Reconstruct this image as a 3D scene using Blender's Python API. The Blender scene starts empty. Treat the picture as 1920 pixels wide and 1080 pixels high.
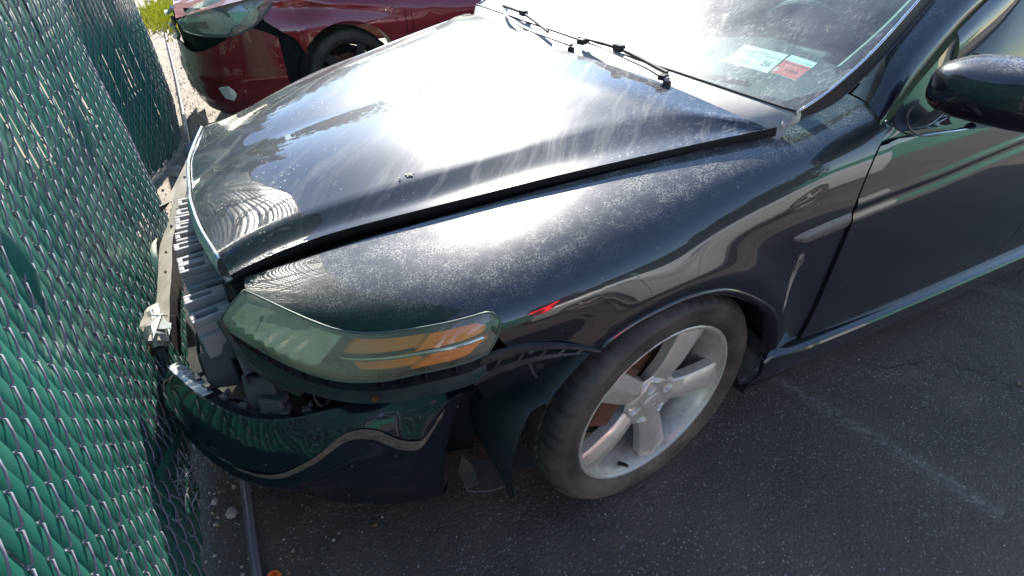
import bpy, math, random
from mathutils import Vector, Matrix, noise as mn
random.seed(7)
scene = bpy.context.scene
col = scene.collection
# ------------------------------------------------------------------ camera
CF, CX, CY, CZ, CYAW, CPIT, CROL = 976.8, -.690, -1.490, 1.332, .468, .6435, -.0184
cam = bpy.data.cameras.new('camera')
cam.sensor_width = 36; cam.lens = 36 * CF / 1920; cam.clip_start = .02; cam.clip_end = 500
co = bpy.data.objects.new('camera', cam); col.objects.link(co)
_d = Vector((math.sin(CYAW) * math.cos(CPIT), math.cos(CYAW) * math.cos(CPIT), -math.sin(CPIT)))
_r = Vector((math.cos(CYAW), -math.sin(CYAW), 0)); _u = _r.cross(_d)
_c, _s = math.cos(CROL), math.sin(CROL)
_r2 = _c * _r + _s * _u; _u2 = -_s * _r + _c * _u
co.matrix_world = Matrix(((_r2.x, _u2.x, -_d.x, CX), (_r2.y, _u2.y, -_d.y, CY), (_r2.z, _u2.z, -_d.z, CZ), (0, 0, 0, 1)))
scene.camera = co
# ------------------------------------------------------------------ light
SUN_EL, SUN_AZ = math.radians(36.5), math.radians(14.5)
world = bpy.data.worlds.new('World'); scene.world = world; world.use_nodes = True
wn = world.node_tree; bg = wn.nodes['Background']
sky = wn.nodes.new('ShaderNodeTexSky'); sky.sky_type = 'NISHITA'; sky.sun_disc = False
sky.sun_elevation = SUN_EL; sky.sun_rotation = SUN_AZ; sky.air_density = 1.0; sky.dust_density = 0.0; sky.ozone_density = 1.5
wn.links.new(sky.outputs[0], bg.inputs[0]); bg.inputs[1].default_value = .12
sl = bpy.data.lights.new('sun', 'SUN'); sl.energy = 5.0; sl.angle = math.radians(.53); sl.color = (1, .95, .86)
so = bpy.data.objects.new('sun', sl); col.objects.link(so)
_sd = Vector((math.sin(SUN_AZ) * math.cos(SUN_EL), math.cos(SUN_AZ) * math.cos(SUN_EL), math.sin(SUN_EL)))
so.rotation_euler = _sd.to_track_quat('Z', 'Y').to_euler()
so.location = (0, 0, 6)
scene.view_settings.view_transform = 'Standard'; scene.view_settings.look = 'None'
scene.view_settings.exposure = 1.42; scene.view_settings.gamma = 1
scene.render.engine = 'CYCLES'
scene.cycles.use_denoising = True
scene.cycles.max_bounces = 8; scene.cycles.transparent_max_bounces = 12
scene.cycles.sample_clamp_indirect = 6

# ------------------------------------------------------------------ numbers measured for the black car's body lines (metres)
K={
 'hood_edge':[(-0.806,-0.47,0.735),(-0.765,-0.47,0.747),(-0.714,-0.475,0.764),(-0.655,-0.492,0.78),(-0.585,-0.506,0.795),(-0.509,-0.537,0.812),(-0.418,-0.577,0.832),(-0.312,-0.607,0.853),(-0.209,-0.643,0.872),(-0.103,-0.675,0.889),(0.003,-0.71,0.905),(0.112,-0.742,0.921),(0.221,-0.776,0.934),(0.291,-0.791,0.94)],
 'hood_crease':[(-0.816,-0.426,0.76),(-0.761,-0.401,0.773),(-0.703,-0.412,0.792),(-0.617,-0.438,0.813),(-0.5,-0.465,0.839),(-0.432,-0.482,0.854),(-0.34,-0.508,0.873),(-0.25,-0.531,0.89),(-0.139,-0.546,0.909),(-0.005,-0.576,0.929),(0.101,-0.596,0.945),(0.191,-0.647,0.956),(0.213,-0.752,0.958)],
 'hood_front':[(-0.805,-0.482,0.742),(-0.823,-0.423,0.742),(-0.836,-0.365,0.742),(-0.849,-0.243,0.742),(-0.858,-0.072,0.742),(-0.867,0.057,0.742),(-0.857,0.194,0.742)],
 'hood_rear':[(0.289,-0.792,0.941),(0.246,-0.725,0.945),(0.22,-0.646,0.95),(0.215,-0.553,0.955),(0.201,-0.466,0.958),(0.211,-0.306,0.964),(0.189,-0.145,0.967),(0.191,-0.009,0.968),(0.211,0.26,0.965)],
 'fender_edge':[(-0.768,-0.479,0.726),(-0.69,-0.513,0.751),(-0.636,-0.529,0.764),(-0.566,-0.541,0.78),(-0.495,-0.568,0.795),(-0.425,-0.589,0.81),(-0.299,-0.627,0.836),(-0.234,-0.644,0.848),(-0.159,-0.665,0.86),(-0.076,-0.686,0.874),(0.003,-0.713,0.886),(0.05,-0.723,0.892),(0.136,-0.743,0.904),(0.264,-0.771,0.918),(0.321,-0.778,0.922),(0.395,-0.774,0.929),(0.486,-0.763,0.941),(0.561,-0.749,0.957)],
 'door_gap':[(0.558,-0.85,0.914),(0.516,-0.871,0.876),(0.484,-0.891,0.819),(0.478,-0.902,0.743),(0.473,-0.904,0.693),(0.484,-0.905,0.588),(0.485,-0.905,0.483),(0.502,-0.896,0.342)],
 'hl_up':[(-0.786,-0.507,0.716),(-0.756,-0.56,0.72),(-0.721,-0.616,0.719),(-0.683,-0.668,0.714),(-0.65,-0.704,0.709),(-0.615,-0.735,0.71),(-0.578,-0.76,0.715),(-0.529,-0.789,0.726),(-0.478,-0.815,0.738),(-0.44,-0.83,0.747),(-0.406,-0.842,0.753),(-0.395,-0.851,0.749)],
 'hl_low':[(-0.851,-0.465,0.625),(-0.833,-0.499,0.617),(-0.796,-0.563,0.614),(-0.76,-0.615,0.606),(-0.724,-0.655,0.595),(-0.687,-0.691,0.59),(-0.65,-0.724,0.594),(-0.597,-0.764,0.608),(-0.544,-0.798,0.631),(-0.492,-0.829,0.651),(-0.454,-0.848,0.665),(-0.425,-0.86,0.677)],
 'hl_tip':[(-0.395,-0.851,0.749),(-0.393,-0.858,0.74),(-0.402,-0.862,0.722),(-0.425,-0.86,0.677)],
 'arch':[(-0.226,-0.908,0.642),(-0.197,-0.911,0.659),(-0.142,-0.914,0.68),(-0.075,-0.917,0.695),(-0.009,-0.918,0.697),(0.069,-0.917,0.675),(0.111,-0.916,0.658),(0.169,-0.916,0.631),(0.229,-0.917,0.594),(0.282,-0.919,0.555),(0.318,-0.919,0.515),(0.347,-0.919,0.465),(0.366,-0.916,0.415),(0.386,-0.911,0.36)],
 'brk_low':[(-0.847,-0.484,0.588),(-0.824,-0.528,0.555),(-0.783,-0.596,0.546),(-0.737,-0.654,0.541),(-0.687,-0.704,0.539),(-0.634,-0.749,0.546),(-0.581,-0.787,0.564),(-0.528,-0.821,0.584),(-0.461,-0.857,0.617)],
 'brk2_top':[(-0.437,-0.855,0.669),(-0.4,-0.868,0.68),(-0.356,-0.879,0.686),(-0.3,-0.889,0.672),(-0.248,-0.903,0.65),(-0.209,-0.911,0.629)],
 'brk2_bot':[(-0.454,-0.848,0.603),(-0.425,-0.86,0.627),(-0.381,-0.873,0.636),(-0.342,-0.884,0.649),(-0.293,-0.899,0.651),(-0.239,-0.908,0.638)],
 'sail':[(0.516,-0.871,0.876),(0.582,-0.871,0.881),(0.737,-0.878,0.87),(0.882,-0.884,0.857),(0.996,-0.888,0.845),(1.154,-0.894,0.83)],
 'door_crease':[(0.476,-0.902,0.743),(0.633,-0.903,0.748),(0.804,-0.904,0.752),(0.988,-0.904,0.763),(1.191,-0.905,0.773)],
 'door_bot':[(0.502,-0.896,0.342),(1.049,-0.891,0.27),(1.917,-0.871,0.149)],
 'sill_a':[(0.471,-0.893,0.307),(0.492,-0.893,0.308),(0.825,-0.893,0.286),(1.257,-0.893,0.263),(1.486,-0.893,0.248),(1.803,-0.893,0.23)],
 'sill_b':[(0.436,-0.915,0.301),(0.476,-0.915,0.303),(0.905,-0.915,0.26),(1.54,-0.915,0.239),(1.753,-0.915,0.231)],
 'sill_c':[(0.374,-0.89,0.217),(0.702,-0.89,0.182),(1.126,-0.89,0.147),(1.651,-0.89,0.104),(1.958,-0.89,0.085)],
 'marker':[(0.289,-0.903,0.732),(0.297,-0.902,0.741),(0.476,-0.902,0.743),(0.48,-0.903,0.723),(0.475,-0.904,0.699),(0.325,-0.904,0.712)],
 'ws_bot':[(0.296,-0.799,0.955),(0.285,-0.693,0.962),(0.273,-0.582,0.968),(0.248,-0.449,0.973),(0.256,-0.261,0.979),(0.306,0.065,0.982)],
 'ws_edge':[(0.319,-0.805,0.957),(0.405,-0.811,0.997),(0.529,-0.796,1.057),(0.675,-0.759,1.131)],
 'pil1':[(0.366,-0.793,0.94),(0.444,-0.789,0.955),(0.503,-0.784,0.974),(0.625,-0.767,1.035),(0.775,-0.741,1.131)],
 'gap_up':[(0.557,-0.85,0.914),(0.648,-0.829,0.983),(0.794,-0.801,1.078),(0.895,-0.786,1.127)],
 'frame_lo':[(0.823,-0.816,0.994),(0.916,-0.806,1.026),(1.005,-0.794,1.068),(1.076,-0.78,1.112)],
 'sailtri':[(0.601,-0.86,0.879),(0.686,-0.839,0.95),(0.761,-0.82,1.012),(0.817,-0.803,1.07)],
 'mirror':[(0.513,-0.95,1.006),(0.517,-0.95,1.05),(0.528,-0.95,1.068),(0.675,-0.95,1.067),(0.579,-0.95,0.964),(0.803,-0.95,0.904)],
 'cov_top':[(-1.027,-0.306,0.43),(-0.996,-0.372,0.43),(-0.959,-0.448,0.43),(-0.909,-0.525,0.425),(-0.839,-0.588,0.425),(-0.775,-0.615,0.43),(-0.684,-0.631,0.44),(-0.594,-0.663,0.455),(-0.51,-0.711,0.47),(-0.451,-0.755,0.49),(-0.42,-0.778,0.5)],
 'cov_bot':[(-1.048,-0.282,0.28),(-1.003,-0.388,0.22),(-0.954,-0.464,0.17),(-0.878,-0.528,0.12),(-0.779,-0.608,0.09),(-0.684,-0.666,0.085),(-0.584,-0.71,0.09),(-0.518,-0.731,0.1)],
 'cov_right':[(-0.42,-0.778,0.5),(-0.466,-0.746,0.42),(-0.505,-0.712,0.31),(-0.523,-0.707,0.21),(-0.518,-0.731,0.1)],
 'cov_ridge':[(-0.908,-0.489,0.27),(-0.863,-0.536,0.25),(-0.751,-0.537,0.27),(-0.63,-0.573,0.32),(-0.555,-0.632,0.31),(-0.515,-0.671,0.31),(-0.464,-0.7,0.38)],
 'strip_in':[(-0.843,0.874,0.62),(-0.898,0.599,0.6),(-0.943,0.341,0.56),(-0.984,0.194,0.53),(-0.991,0.019,0.52),(-0.999,-0.127,0.51),(-1.013,-0.255,0.47)],
 'strip_out':[(-0.877,0.855,0.6),(-0.954,0.528,0.57),(-0.995,0.312,0.53),(-1.031,0.205,0.5),(-1.037,0.034,0.49),(-1.043,-0.086,0.48),(-1.074,-0.106,0.47)],
 'foam':[(-0.931,0.174,0.58),(-0.939,0.074,0.58),(-0.946,-0.047,0.58),(-0.953,-0.155,0.58),(-0.942,-0.26,0.58),(-0.938,-0.351,0.58),(-0.923,-0.42,0.58),(-0.914,-0.481,0.58)],
 'foam_r':[(-0.89,0.111,0.6),(-0.881,-0.028,0.6),(-0.872,-0.123,0.6),(-0.865,-0.235,0.6),(-0.864,-0.331,0.6),(-0.863,-0.418,0.6),(-0.858,-0.499,0.6),(-0.848,-0.575,0.6)],
 'beam':[(-0.872,-0.208,0.61),(-0.844,-0.421,0.61),(-0.81,-0.623,0.61),(-0.8,-0.705,0.61)],
 'misc':[(-0.849,-0.401,0.5),(-0.752,-0.433,0.5),(-0.788,-0.68,0.5),(-0.864,-0.639,0.5),(-0.757,-0.244,0.5),(-0.402,-0.774,0.5),(-0.315,-0.767,0.5),(-0.126,-0.802,0.5),(-0.395,-1.001,0.5),(-0.42,-1.006,0.5),(-0.482,-0.921,0.5),(-0.443,-0.988,0.5)],
 'trim_out':[(-0.854,-0.344,0.715),(-0.864,-0.196,0.715),(-0.878,-0.035,0.715),(-0.88,0.131,0.715),(-0.867,0.318,0.715),(-0.841,0.445,0.715)],
 'trim_in':[(-0.829,-0.35,0.742),(-0.841,-0.234,0.742),(-0.851,-0.076,0.742),(-0.855,0.05,0.742),(-0.845,0.231,0.742),(-0.819,0.352,0.742)],
 'pipe':[(-0.985,-0.662,0.022),(-0.986,-0.314,0.022),(-1.071,2.403,0.022),(-1.103,3.27,0.022)],
 'gnd':[(-1.148,-0.449,0.0),(-1.224,0.579,0.0),(-1.294,2.033,0.0),(-1.149,2.763,0.0),(-1.077,2.469,0.0),(-1.124,-0.045,0.0),(-1.029,-0.454,0.0),(-0.919,-0.459,0.0),(-0.979,-0.658,0.0),(-1.166,2.178,0.0),(-1.333,6.294,0.0),(-1.072,0.497,0.0)],
 'gmark':[(0.791,-0.918,0.0),(0.779,-1.236,0.0),(1.887,-0.872,0.0),(1.804,-1.006,0.0)],
 'r_lamp_lo':[(-0.885,2.824,0.723),(-0.88,2.801,0.685),(-0.862,2.758,0.668),(-0.777,2.641,0.654),(-0.678,2.567,0.653),(-0.588,2.521,0.661),(-0.469,2.494,0.709),(-0.376,2.496,0.776),(-0.308,2.508,0.835)],
 'r_lamp_up':[(-0.885,2.824,0.723),(-0.826,2.737,0.788),(-0.752,2.673,0.832),(-0.686,2.63,0.844),(-0.611,2.595,0.857),(-0.53,2.568,0.868),(-0.434,2.548,0.884),(-0.356,2.536,0.888),(-0.297,2.519,0.868)],
 'r_bump_top':[(-0.96,3.258,0.574),(-0.926,2.921,0.58),(-0.906,2.858,0.556),(-0.873,2.78,0.543),(-0.79,2.655,0.567),(-0.689,2.573,0.619),(-0.625,2.54,0.668),(-0.564,2.526,0.719),(-0.514,2.504,0.702),(-0.431,2.475,0.671),(-0.366,2.461,0.642),(-0.353,2.459,0.631)],
 'r_bump_bot':[(-1.002,3.4,0.346),(-1.0,3.4,0.236),(-0.973,3.4,0.131),(-0.91,2.868,0.224),(-0.873,2.779,0.182),(-0.82,2.69,0.147),(-0.759,2.625,0.114),(-0.66,2.556,0.118),(-0.551,2.506,0.151),(-0.457,2.479,0.199),(-0.386,2.464,0.264),(-0.399,2.467,0.371)],
 'r_fend_lo':[(-0.407,2.486,0.728),(-0.317,2.453,0.66),(-0.227,2.443,0.588),(-0.129,2.434,0.647),(-0.033,2.431,0.68),(0.092,2.429,0.691),(0.18,2.423,0.674),(0.293,2.419,0.637),(0.364,2.419,0.563),(0.394,2.419,0.384)],
 'r_door':[(0.54,2.452,0.776),(0.54,2.427,0.697),(0.534,2.418,0.614)],
}

def _ip(x,xs,ys):
    if x<=xs[0]: return ys[0]
    for i in range(len(xs)-1):
        if x<=xs[i+1]:
            # smooth monotone-ish hermite
            h=xs[i+1]-xs[i]; t=(x-xs[i])/h
            def sl(k):
                if k<=0: return (ys[1]-ys[0])/(xs[1]-xs[0])
                if k>=len(xs)-1: return (ys[-1]-ys[-2])/(xs[-1]-xs[-2])
                return (ys[k+1]-ys[k-1])/(xs[k+1]-xs[k-1])
            m0,m1=sl(i)*h,sl(i+1)*h; t2=t*t; t3=t2*t
            return (2*t3-3*t2+1)*ys[i]+(t3-2*t2+t)*m0+(-2*t3+3*t2)*ys[i+1]+(t3-t2)*m1
    return ys[-1]
GX=[-.80,-.70,-.60,-.45,-.25,0.,.20,.35,.47,.60]
def zgap(x): return _ip(x,GX,[.715,.748,.772,.805,.845,.885,.912,.925,.938,.965])   # fender top line
def ygap(x): return _ip(x,GX,[.455,.497,.528,.575,.637,.709,.758,.782,.775,.750])
def Wm(x): return _ip(x,[-.92,-.88,-.83,-.76,-.66,-.55,-.43,-.3,-.1,.2,.5,1.5,2.4,3.4],[.30,.40,.505,.615,.715,.795,.858,.888,.902,.905,.905,.912,.91,.86])
def y_side(x,z):
    zg,yg,w=zgap(min(x,.6)),ygap(min(x,.6)),Wm(x)
    zs=_ip(x,[-.8,-.6,-.35,-.1,.2],[.64,.65,.685,.68,.645])
    if z>zs:
        k=min(1,(z-zs)/(zg-zs)); y=yg+(w-yg)*(max(0,1-k**2.7))**.42
    else: y=w-.35*(max(0,.5-z))**2
    r=((x)**2+(z-.33)**2)**.5
    y+=.014*2.718281828**(-((r-.37)/.05)**2)*(1 if z>.2 else 0)
    return -y

# ------------------------------------------------------------------ mesh helpers
class MB:
    def __init__(s): s.v = []; s.f = []; s.m = []; s.mi = 0
    def add(s, vs, fs):
        b = len(s.v); s.v.extend([tuple(p) for p in vs])
        for f in fs: s.f.append(tuple(b + i for i in f)); s.m.append(s.mi)
    def box(s, c, d, R=None, taper=1.0):
        vs = []
        for z in (-1, 1):
            for x, y in ((-1, -1), (1, -1), (1, 1), (-1, 1)):
                k = taper if z > 0 else 1
                p = Vector((x * d[0] / 2 * k, y * d[1] / 2 * k, z * d[2] / 2))
                if R: p = R @ p
                vs.append(Vector(c) + p)
        s.add(vs, [(3, 2, 1, 0), (4, 5, 6, 7), (0, 1, 5, 4), (1, 2, 6, 5), (2, 3, 7, 6), (3, 0, 4, 7)]); return s
    def grid(s, P, closed=False):
        nu, nv = len(P), len(P[0]); vs = [p for r in P for p in r]; fs = []
        for i in range(nu - 1):
            for j in range(nv - (0 if closed else 1)):
                k = (j + 1) % nv
                fs.append((i * nv + j, i * nv + k, (i + 1) * nv + k, (i + 1) * nv + j))
        s.add(vs, fs); return s
    def tube(s, pts, r, n=6, cap=True, flat=1.0):
        pts = [Vector(p) for p in pts]; rings = []
        up = Vector((0, 0, 1)); prev = None
        for i, p in enumerate(pts):
            t = (pts[min(i + 1, len(pts) - 1)] - pts[max(i - 1, 0)])
            if t.length < 1e-9: t = Vector((0, 0, 1))
            t.normalize()
            a = prev if prev is not None else (up if abs(t.z) < .9 else Vector((1, 0, 0)))
            a = (a - t * a.dot(t))
            if a.length < 1e-6: a = t.orthogonal()
            a.normalize(); prev = a; b = t.cross(a)
            rr = r[i] if isinstance(r, (list, tuple)) else r
            rings.append([p + a * math.cos(2 * math.pi * k / n) * rr * flat + b * math.sin(2 * math.pi * k / n) * rr for k in range(n)])
        s.grid(rings, True)
        if cap:
            b = len(s.v) - n * len(rings)
            s.f.append(tuple(b + k for k in range(n))[::-1]); s.m.append(s.mi)
            b = len(s.v) - n
            s.f.append(tuple(b + k for k in range(n))); s.m.append(s.mi)
        return s
    def poly(s, outline, thick, nrm):
        n = len(outline); nr = Vector(nrm).normalized() * thick
        a = [Vector(p) for p in outline]; b = [p - nr for p in a]
        fs = [tuple(range(n)), tuple(range(2 * n - 1, n - 1, -1))]
        for i in range(n): j = (i + 1) % n; fs.append((i, i + n, j + n, j))
        s.add(a + b, fs); return s
    def obj(s, name, mats, parent=None, smooth=True, bevel=0, sharp=35):
        me = bpy.data.meshes.new(name)
        off = parent.matrix_world.translation if False else (Vector(parent['_o']) if parent is not None and '_o' in parent else Vector((0, 0, 0)))
        me.from_pydata([(p[0] - off[0], p[1] - off[1], p[2] - off[2]) for p in s.v], [], s.f)
        if not isinstance(mats, (list, tuple)): mats = [mats]
        for m in mats: me.materials.append(m)
        if len(mats) > 1: me.polygons.foreach_set('material_index', s.m)
        if smooth:
            me.polygons.foreach_set('use_smooth', [True] * len(me.polygons))
            if sharp < 180: me.set_sharp_from_angle(angle=math.radians(sharp))
        me.update()
        o = bpy.data.objects.new(name, me); col.objects.link(o)
        if parent is not None:
            o.parent = parent
            o['_o'] = tuple(off)
        if bevel:
            md = o.modifiers.new('bevel', 'BEVEL'); md.width = bevel; md.segments = 2; md.limit_method = 'ANGLE'; md.angle_limit = math.radians(40)
        return o
def thing(name, label, cat, loc=(0, 0, 0), group=None):
    o = bpy.data.objects.new(name, None); col.objects.link(o); o.location = loc; o['_o'] = tuple(loc)
    o.empty_display_size = .1; o['label'] = label; o['category'] = cat
    if group: o['group'] = group
    return o
def tag(o, label=None, cat=None, group=None, kind=None):
    if label: o['label'] = label
    if cat: o['category'] = cat
    if group: o['group'] = group
    if kind: o['kind'] = kind
    return o
def V(*a): return Vector(a)
def lerp(a, b, t): return a + (b - a) * t
def sstep(a, b, x):
    t = min(1, max(0, (x - a) / (b - a))); return t * t * (3 - 2 * t)
def resamp(pts, n, smooth=True):
    pts = [Vector(p) for p in pts]
    if smooth and len(pts) > 2:
        q = []
        for i in range(len(pts) - 1):
            p0 = pts[i - 1] if i else pts[0] * 2 - pts[1]
            p1, p2 = pts[i], pts[i + 1]
            p3 = pts[i + 2] if i + 2 < len(pts) else pts[-1] * 2 - pts[-2]
            for k in range(8):
                t = k / 8
                q.append(.5 * ((2 * p1) + (p2 - p0) * t + (2 * p0 - 5 * p1 + 4 * p2 - p3) * t * t + (3 * p1 - p0 - 3 * p2 + p3) * t ** 3))
        q.append(pts[-1]); pts = q
    L = [0]
    for a, b in zip(pts, pts[1:]): L.append(L[-1] + (b - a).length)
    out = []; j = 0
    for i in range(n):
        s = L[-1] * i / (n - 1)
        while j < len(L) - 2 and L[j + 1] < s: j += 1
        d = L[j + 1] - L[j]
        out.append(pts[j].lerp(pts[j + 1], (s - L[j]) / d if d > 0 else 0))
    return out
def smoothpoly(pts, it=3):
    pts = [Vector(p) for p in pts]
    for _ in range(it):
        pts = [pts[0]] + [(pts[i - 1] + pts[i] * 2 + pts[i + 1]) / 4 for i in range(1, len(pts) - 1)] + [pts[-1]]
    return pts
def loft(curves, nu, per=6, smooth=True):
    C = [resamp(c, nu) for c in curves]
    P = []
    for i in range(nu):
        row = [c[i] for c in C]
        P.append(resamp(row, (len(C) - 1) * per + 1, smooth) if len(C) > 2 else [row[0].lerp(row[1], k / per) for k in range(per + 1)])
    return P
def mir(P): return [[V(p[0], -p[1], p[2]) for p in r] for r in P]
def xat(c, z, axis=2, out=0):
    c = sorted(c, key=lambda p: p[axis])
    return _ip(z, [p[axis] for p in c], [p[out] for p in c])
# ------------------------------------------------------------------ materials
class NT:
    def __init__(s, name):
        s.m = bpy.data.materials.new(name); s.m.use_nodes = True; s.t = s.m.node_tree; s.t.nodes.clear()
        s.out = s.t.nodes.new('ShaderNodeOutputMaterial')
    def n(s, ty, ins=None, **kw):
        o = s.t.nodes.new('ShaderNode' + ty)
        for k, v in kw.items(): setattr(o, k, v)
        for k, v in (ins or {}).items(): s.set(o.inputs[k], v)
        return o
    def set(s, inp, v):
        if isinstance(v, bpy.types.NodeSocket): s.t.links.new(v, inp)
        elif isinstance(v, bpy.types.Node): s.t.links.new(v.outputs[0], inp)
        elif isinstance(v, (tuple, list)) and len(v) == 3 and len(inp.default_value) == 4: inp.default_value = (*v, 1)
        else: inp.default_value = v
    def math(s, op, a, b=0.0, clamp=False):
        o = s.n('Math', {0: a, 1: b}, operation=op); o.use_clamp = clamp; return o.outputs[0]
    def ramp(s, f, stops, inter='LINEAR'):
        r = s.n('ValToRGB', {0: f}); r.color_ramp.interpolation = inter; e = r.color_ramp.elements
        while len(e) < len(stops): e.new(.5)
        for i, (p, c) in enumerate(stops):
            e[i].position = p; e[i].color = (c, c, c, 1) if not isinstance(c, tuple) else (*c, 1)
        return r.outputs[0]
    def noise(s, scale, vec=None, detail=4, rough=.55, dist=0):
        o = s.n('TexNoise', {'Scale': scale, 'Detail': detail, 'Roughness': rough, 'Distortion': dist})
        if vec is not None: s.set(o.inputs['Vector'], vec)
        return o.outputs['Fac']
    def vor(s, scale, vec=None, feature='F1', out='Distance', rnd=1.0):
        o = s.n('TexVoronoi', {'Scale': scale, 'Randomness': rnd}, feature=feature)
        if vec is not None: s.set(o.inputs['Vector'], vec)
        return o.outputs[out]
    def pos(s): return s.n('NewGeometry').outputs['Position']
    def nrm(s): return s.n('NewGeometry').outputs['Normal']
    def map(s, vec, scale=(1, 1, 1), rot=(0, 0, 0), loc=(0, 0, 0)):
        o = s.n('Mapping', {'Vector': vec, 'Scale': scale, 'Rotation': rot, 'Location': loc}); return o.outputs[0]
    def schlick(s, f0=.04):
        g = s.n('NewGeometry').outputs
        d = s.n('VectorMath', {0: g['Incoming'], 1: g['Normal']}, operation='DOT_PRODUCT').outputs['Value']
        k = s.math('POWER', s.math('SUBTRACT', 1.0, s.math('ABSOLUTE', d), True), 5.0)
        return s.math('ADD', s.math('MULTIPLY', k, 1 - f0), f0, True)
    def mixc(s, f, a, b):
        o = s.n('Mix', data_type='RGBA'); s.set(o.inputs[0], f); s.set(o.inputs[6], a); s.set(o.inputs[7], b); return o.outputs[2]
    def bump(s, h, strength=.3, dist=.002, nrm=None):
        o = s.n('Bump', {'Height': h, 'Strength': strength, 'Distance': dist})
        if nrm is not None: s.set(o.inputs['Normal'], nrm)
        return o.outputs[0]
    def pr(s, base, rough=.5, metal=0.0, bump=None, **kw):
        d = {'Base Color': base, 'Roughness': rough, 'Metallic': metal}; d.update(kw)
        if bump is not None: d['Normal'] = bump
        return s.n('BsdfPrincipled', d).outputs[0]
    def mix(s, f, a, b): return s.n('MixShader', {0: f, 1: a, 2: b}).outputs[0]
    def end(s, sh, disp=None): s.set(s.out.inputs['Surface'], sh); return s.m
def simple(name, base, rough=.5, metal=0.0, var=.25, vscale=12, grime=None, bumpk=.15, bscale=180, **kw):
    t = NT(name); p = t.pos(); nz = t.noise(vscale, p, 5, .6)
    dark = tuple(c * (1 - var) for c in base); lit = tuple(min(1, c * (1 + var)) for c in base)
    c = t.mixc(t.ramp(nz, [(.3, 0.0), (.7, 1.0)]), dark, lit)
    if grime:
        g = t.ramp(t.noise(vscale * .6, t.map(p, loc=(3, 1, 7)), 8, .7), [(.45, 0.0), (.72, 1.0)])
        c = t.mixc(t.math('MULTIPLY', g, grime[1]), c, grime[0])
    r = t.math('ADD', t.math('MULTIPLY', t.noise(vscale * 3, p, 3), .2), rough - .1, True)
    return t.end(t.pr(c, r, metal, t.bump(t.noise(bscale, p, 3), bumpk, .001), **kw))
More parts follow.
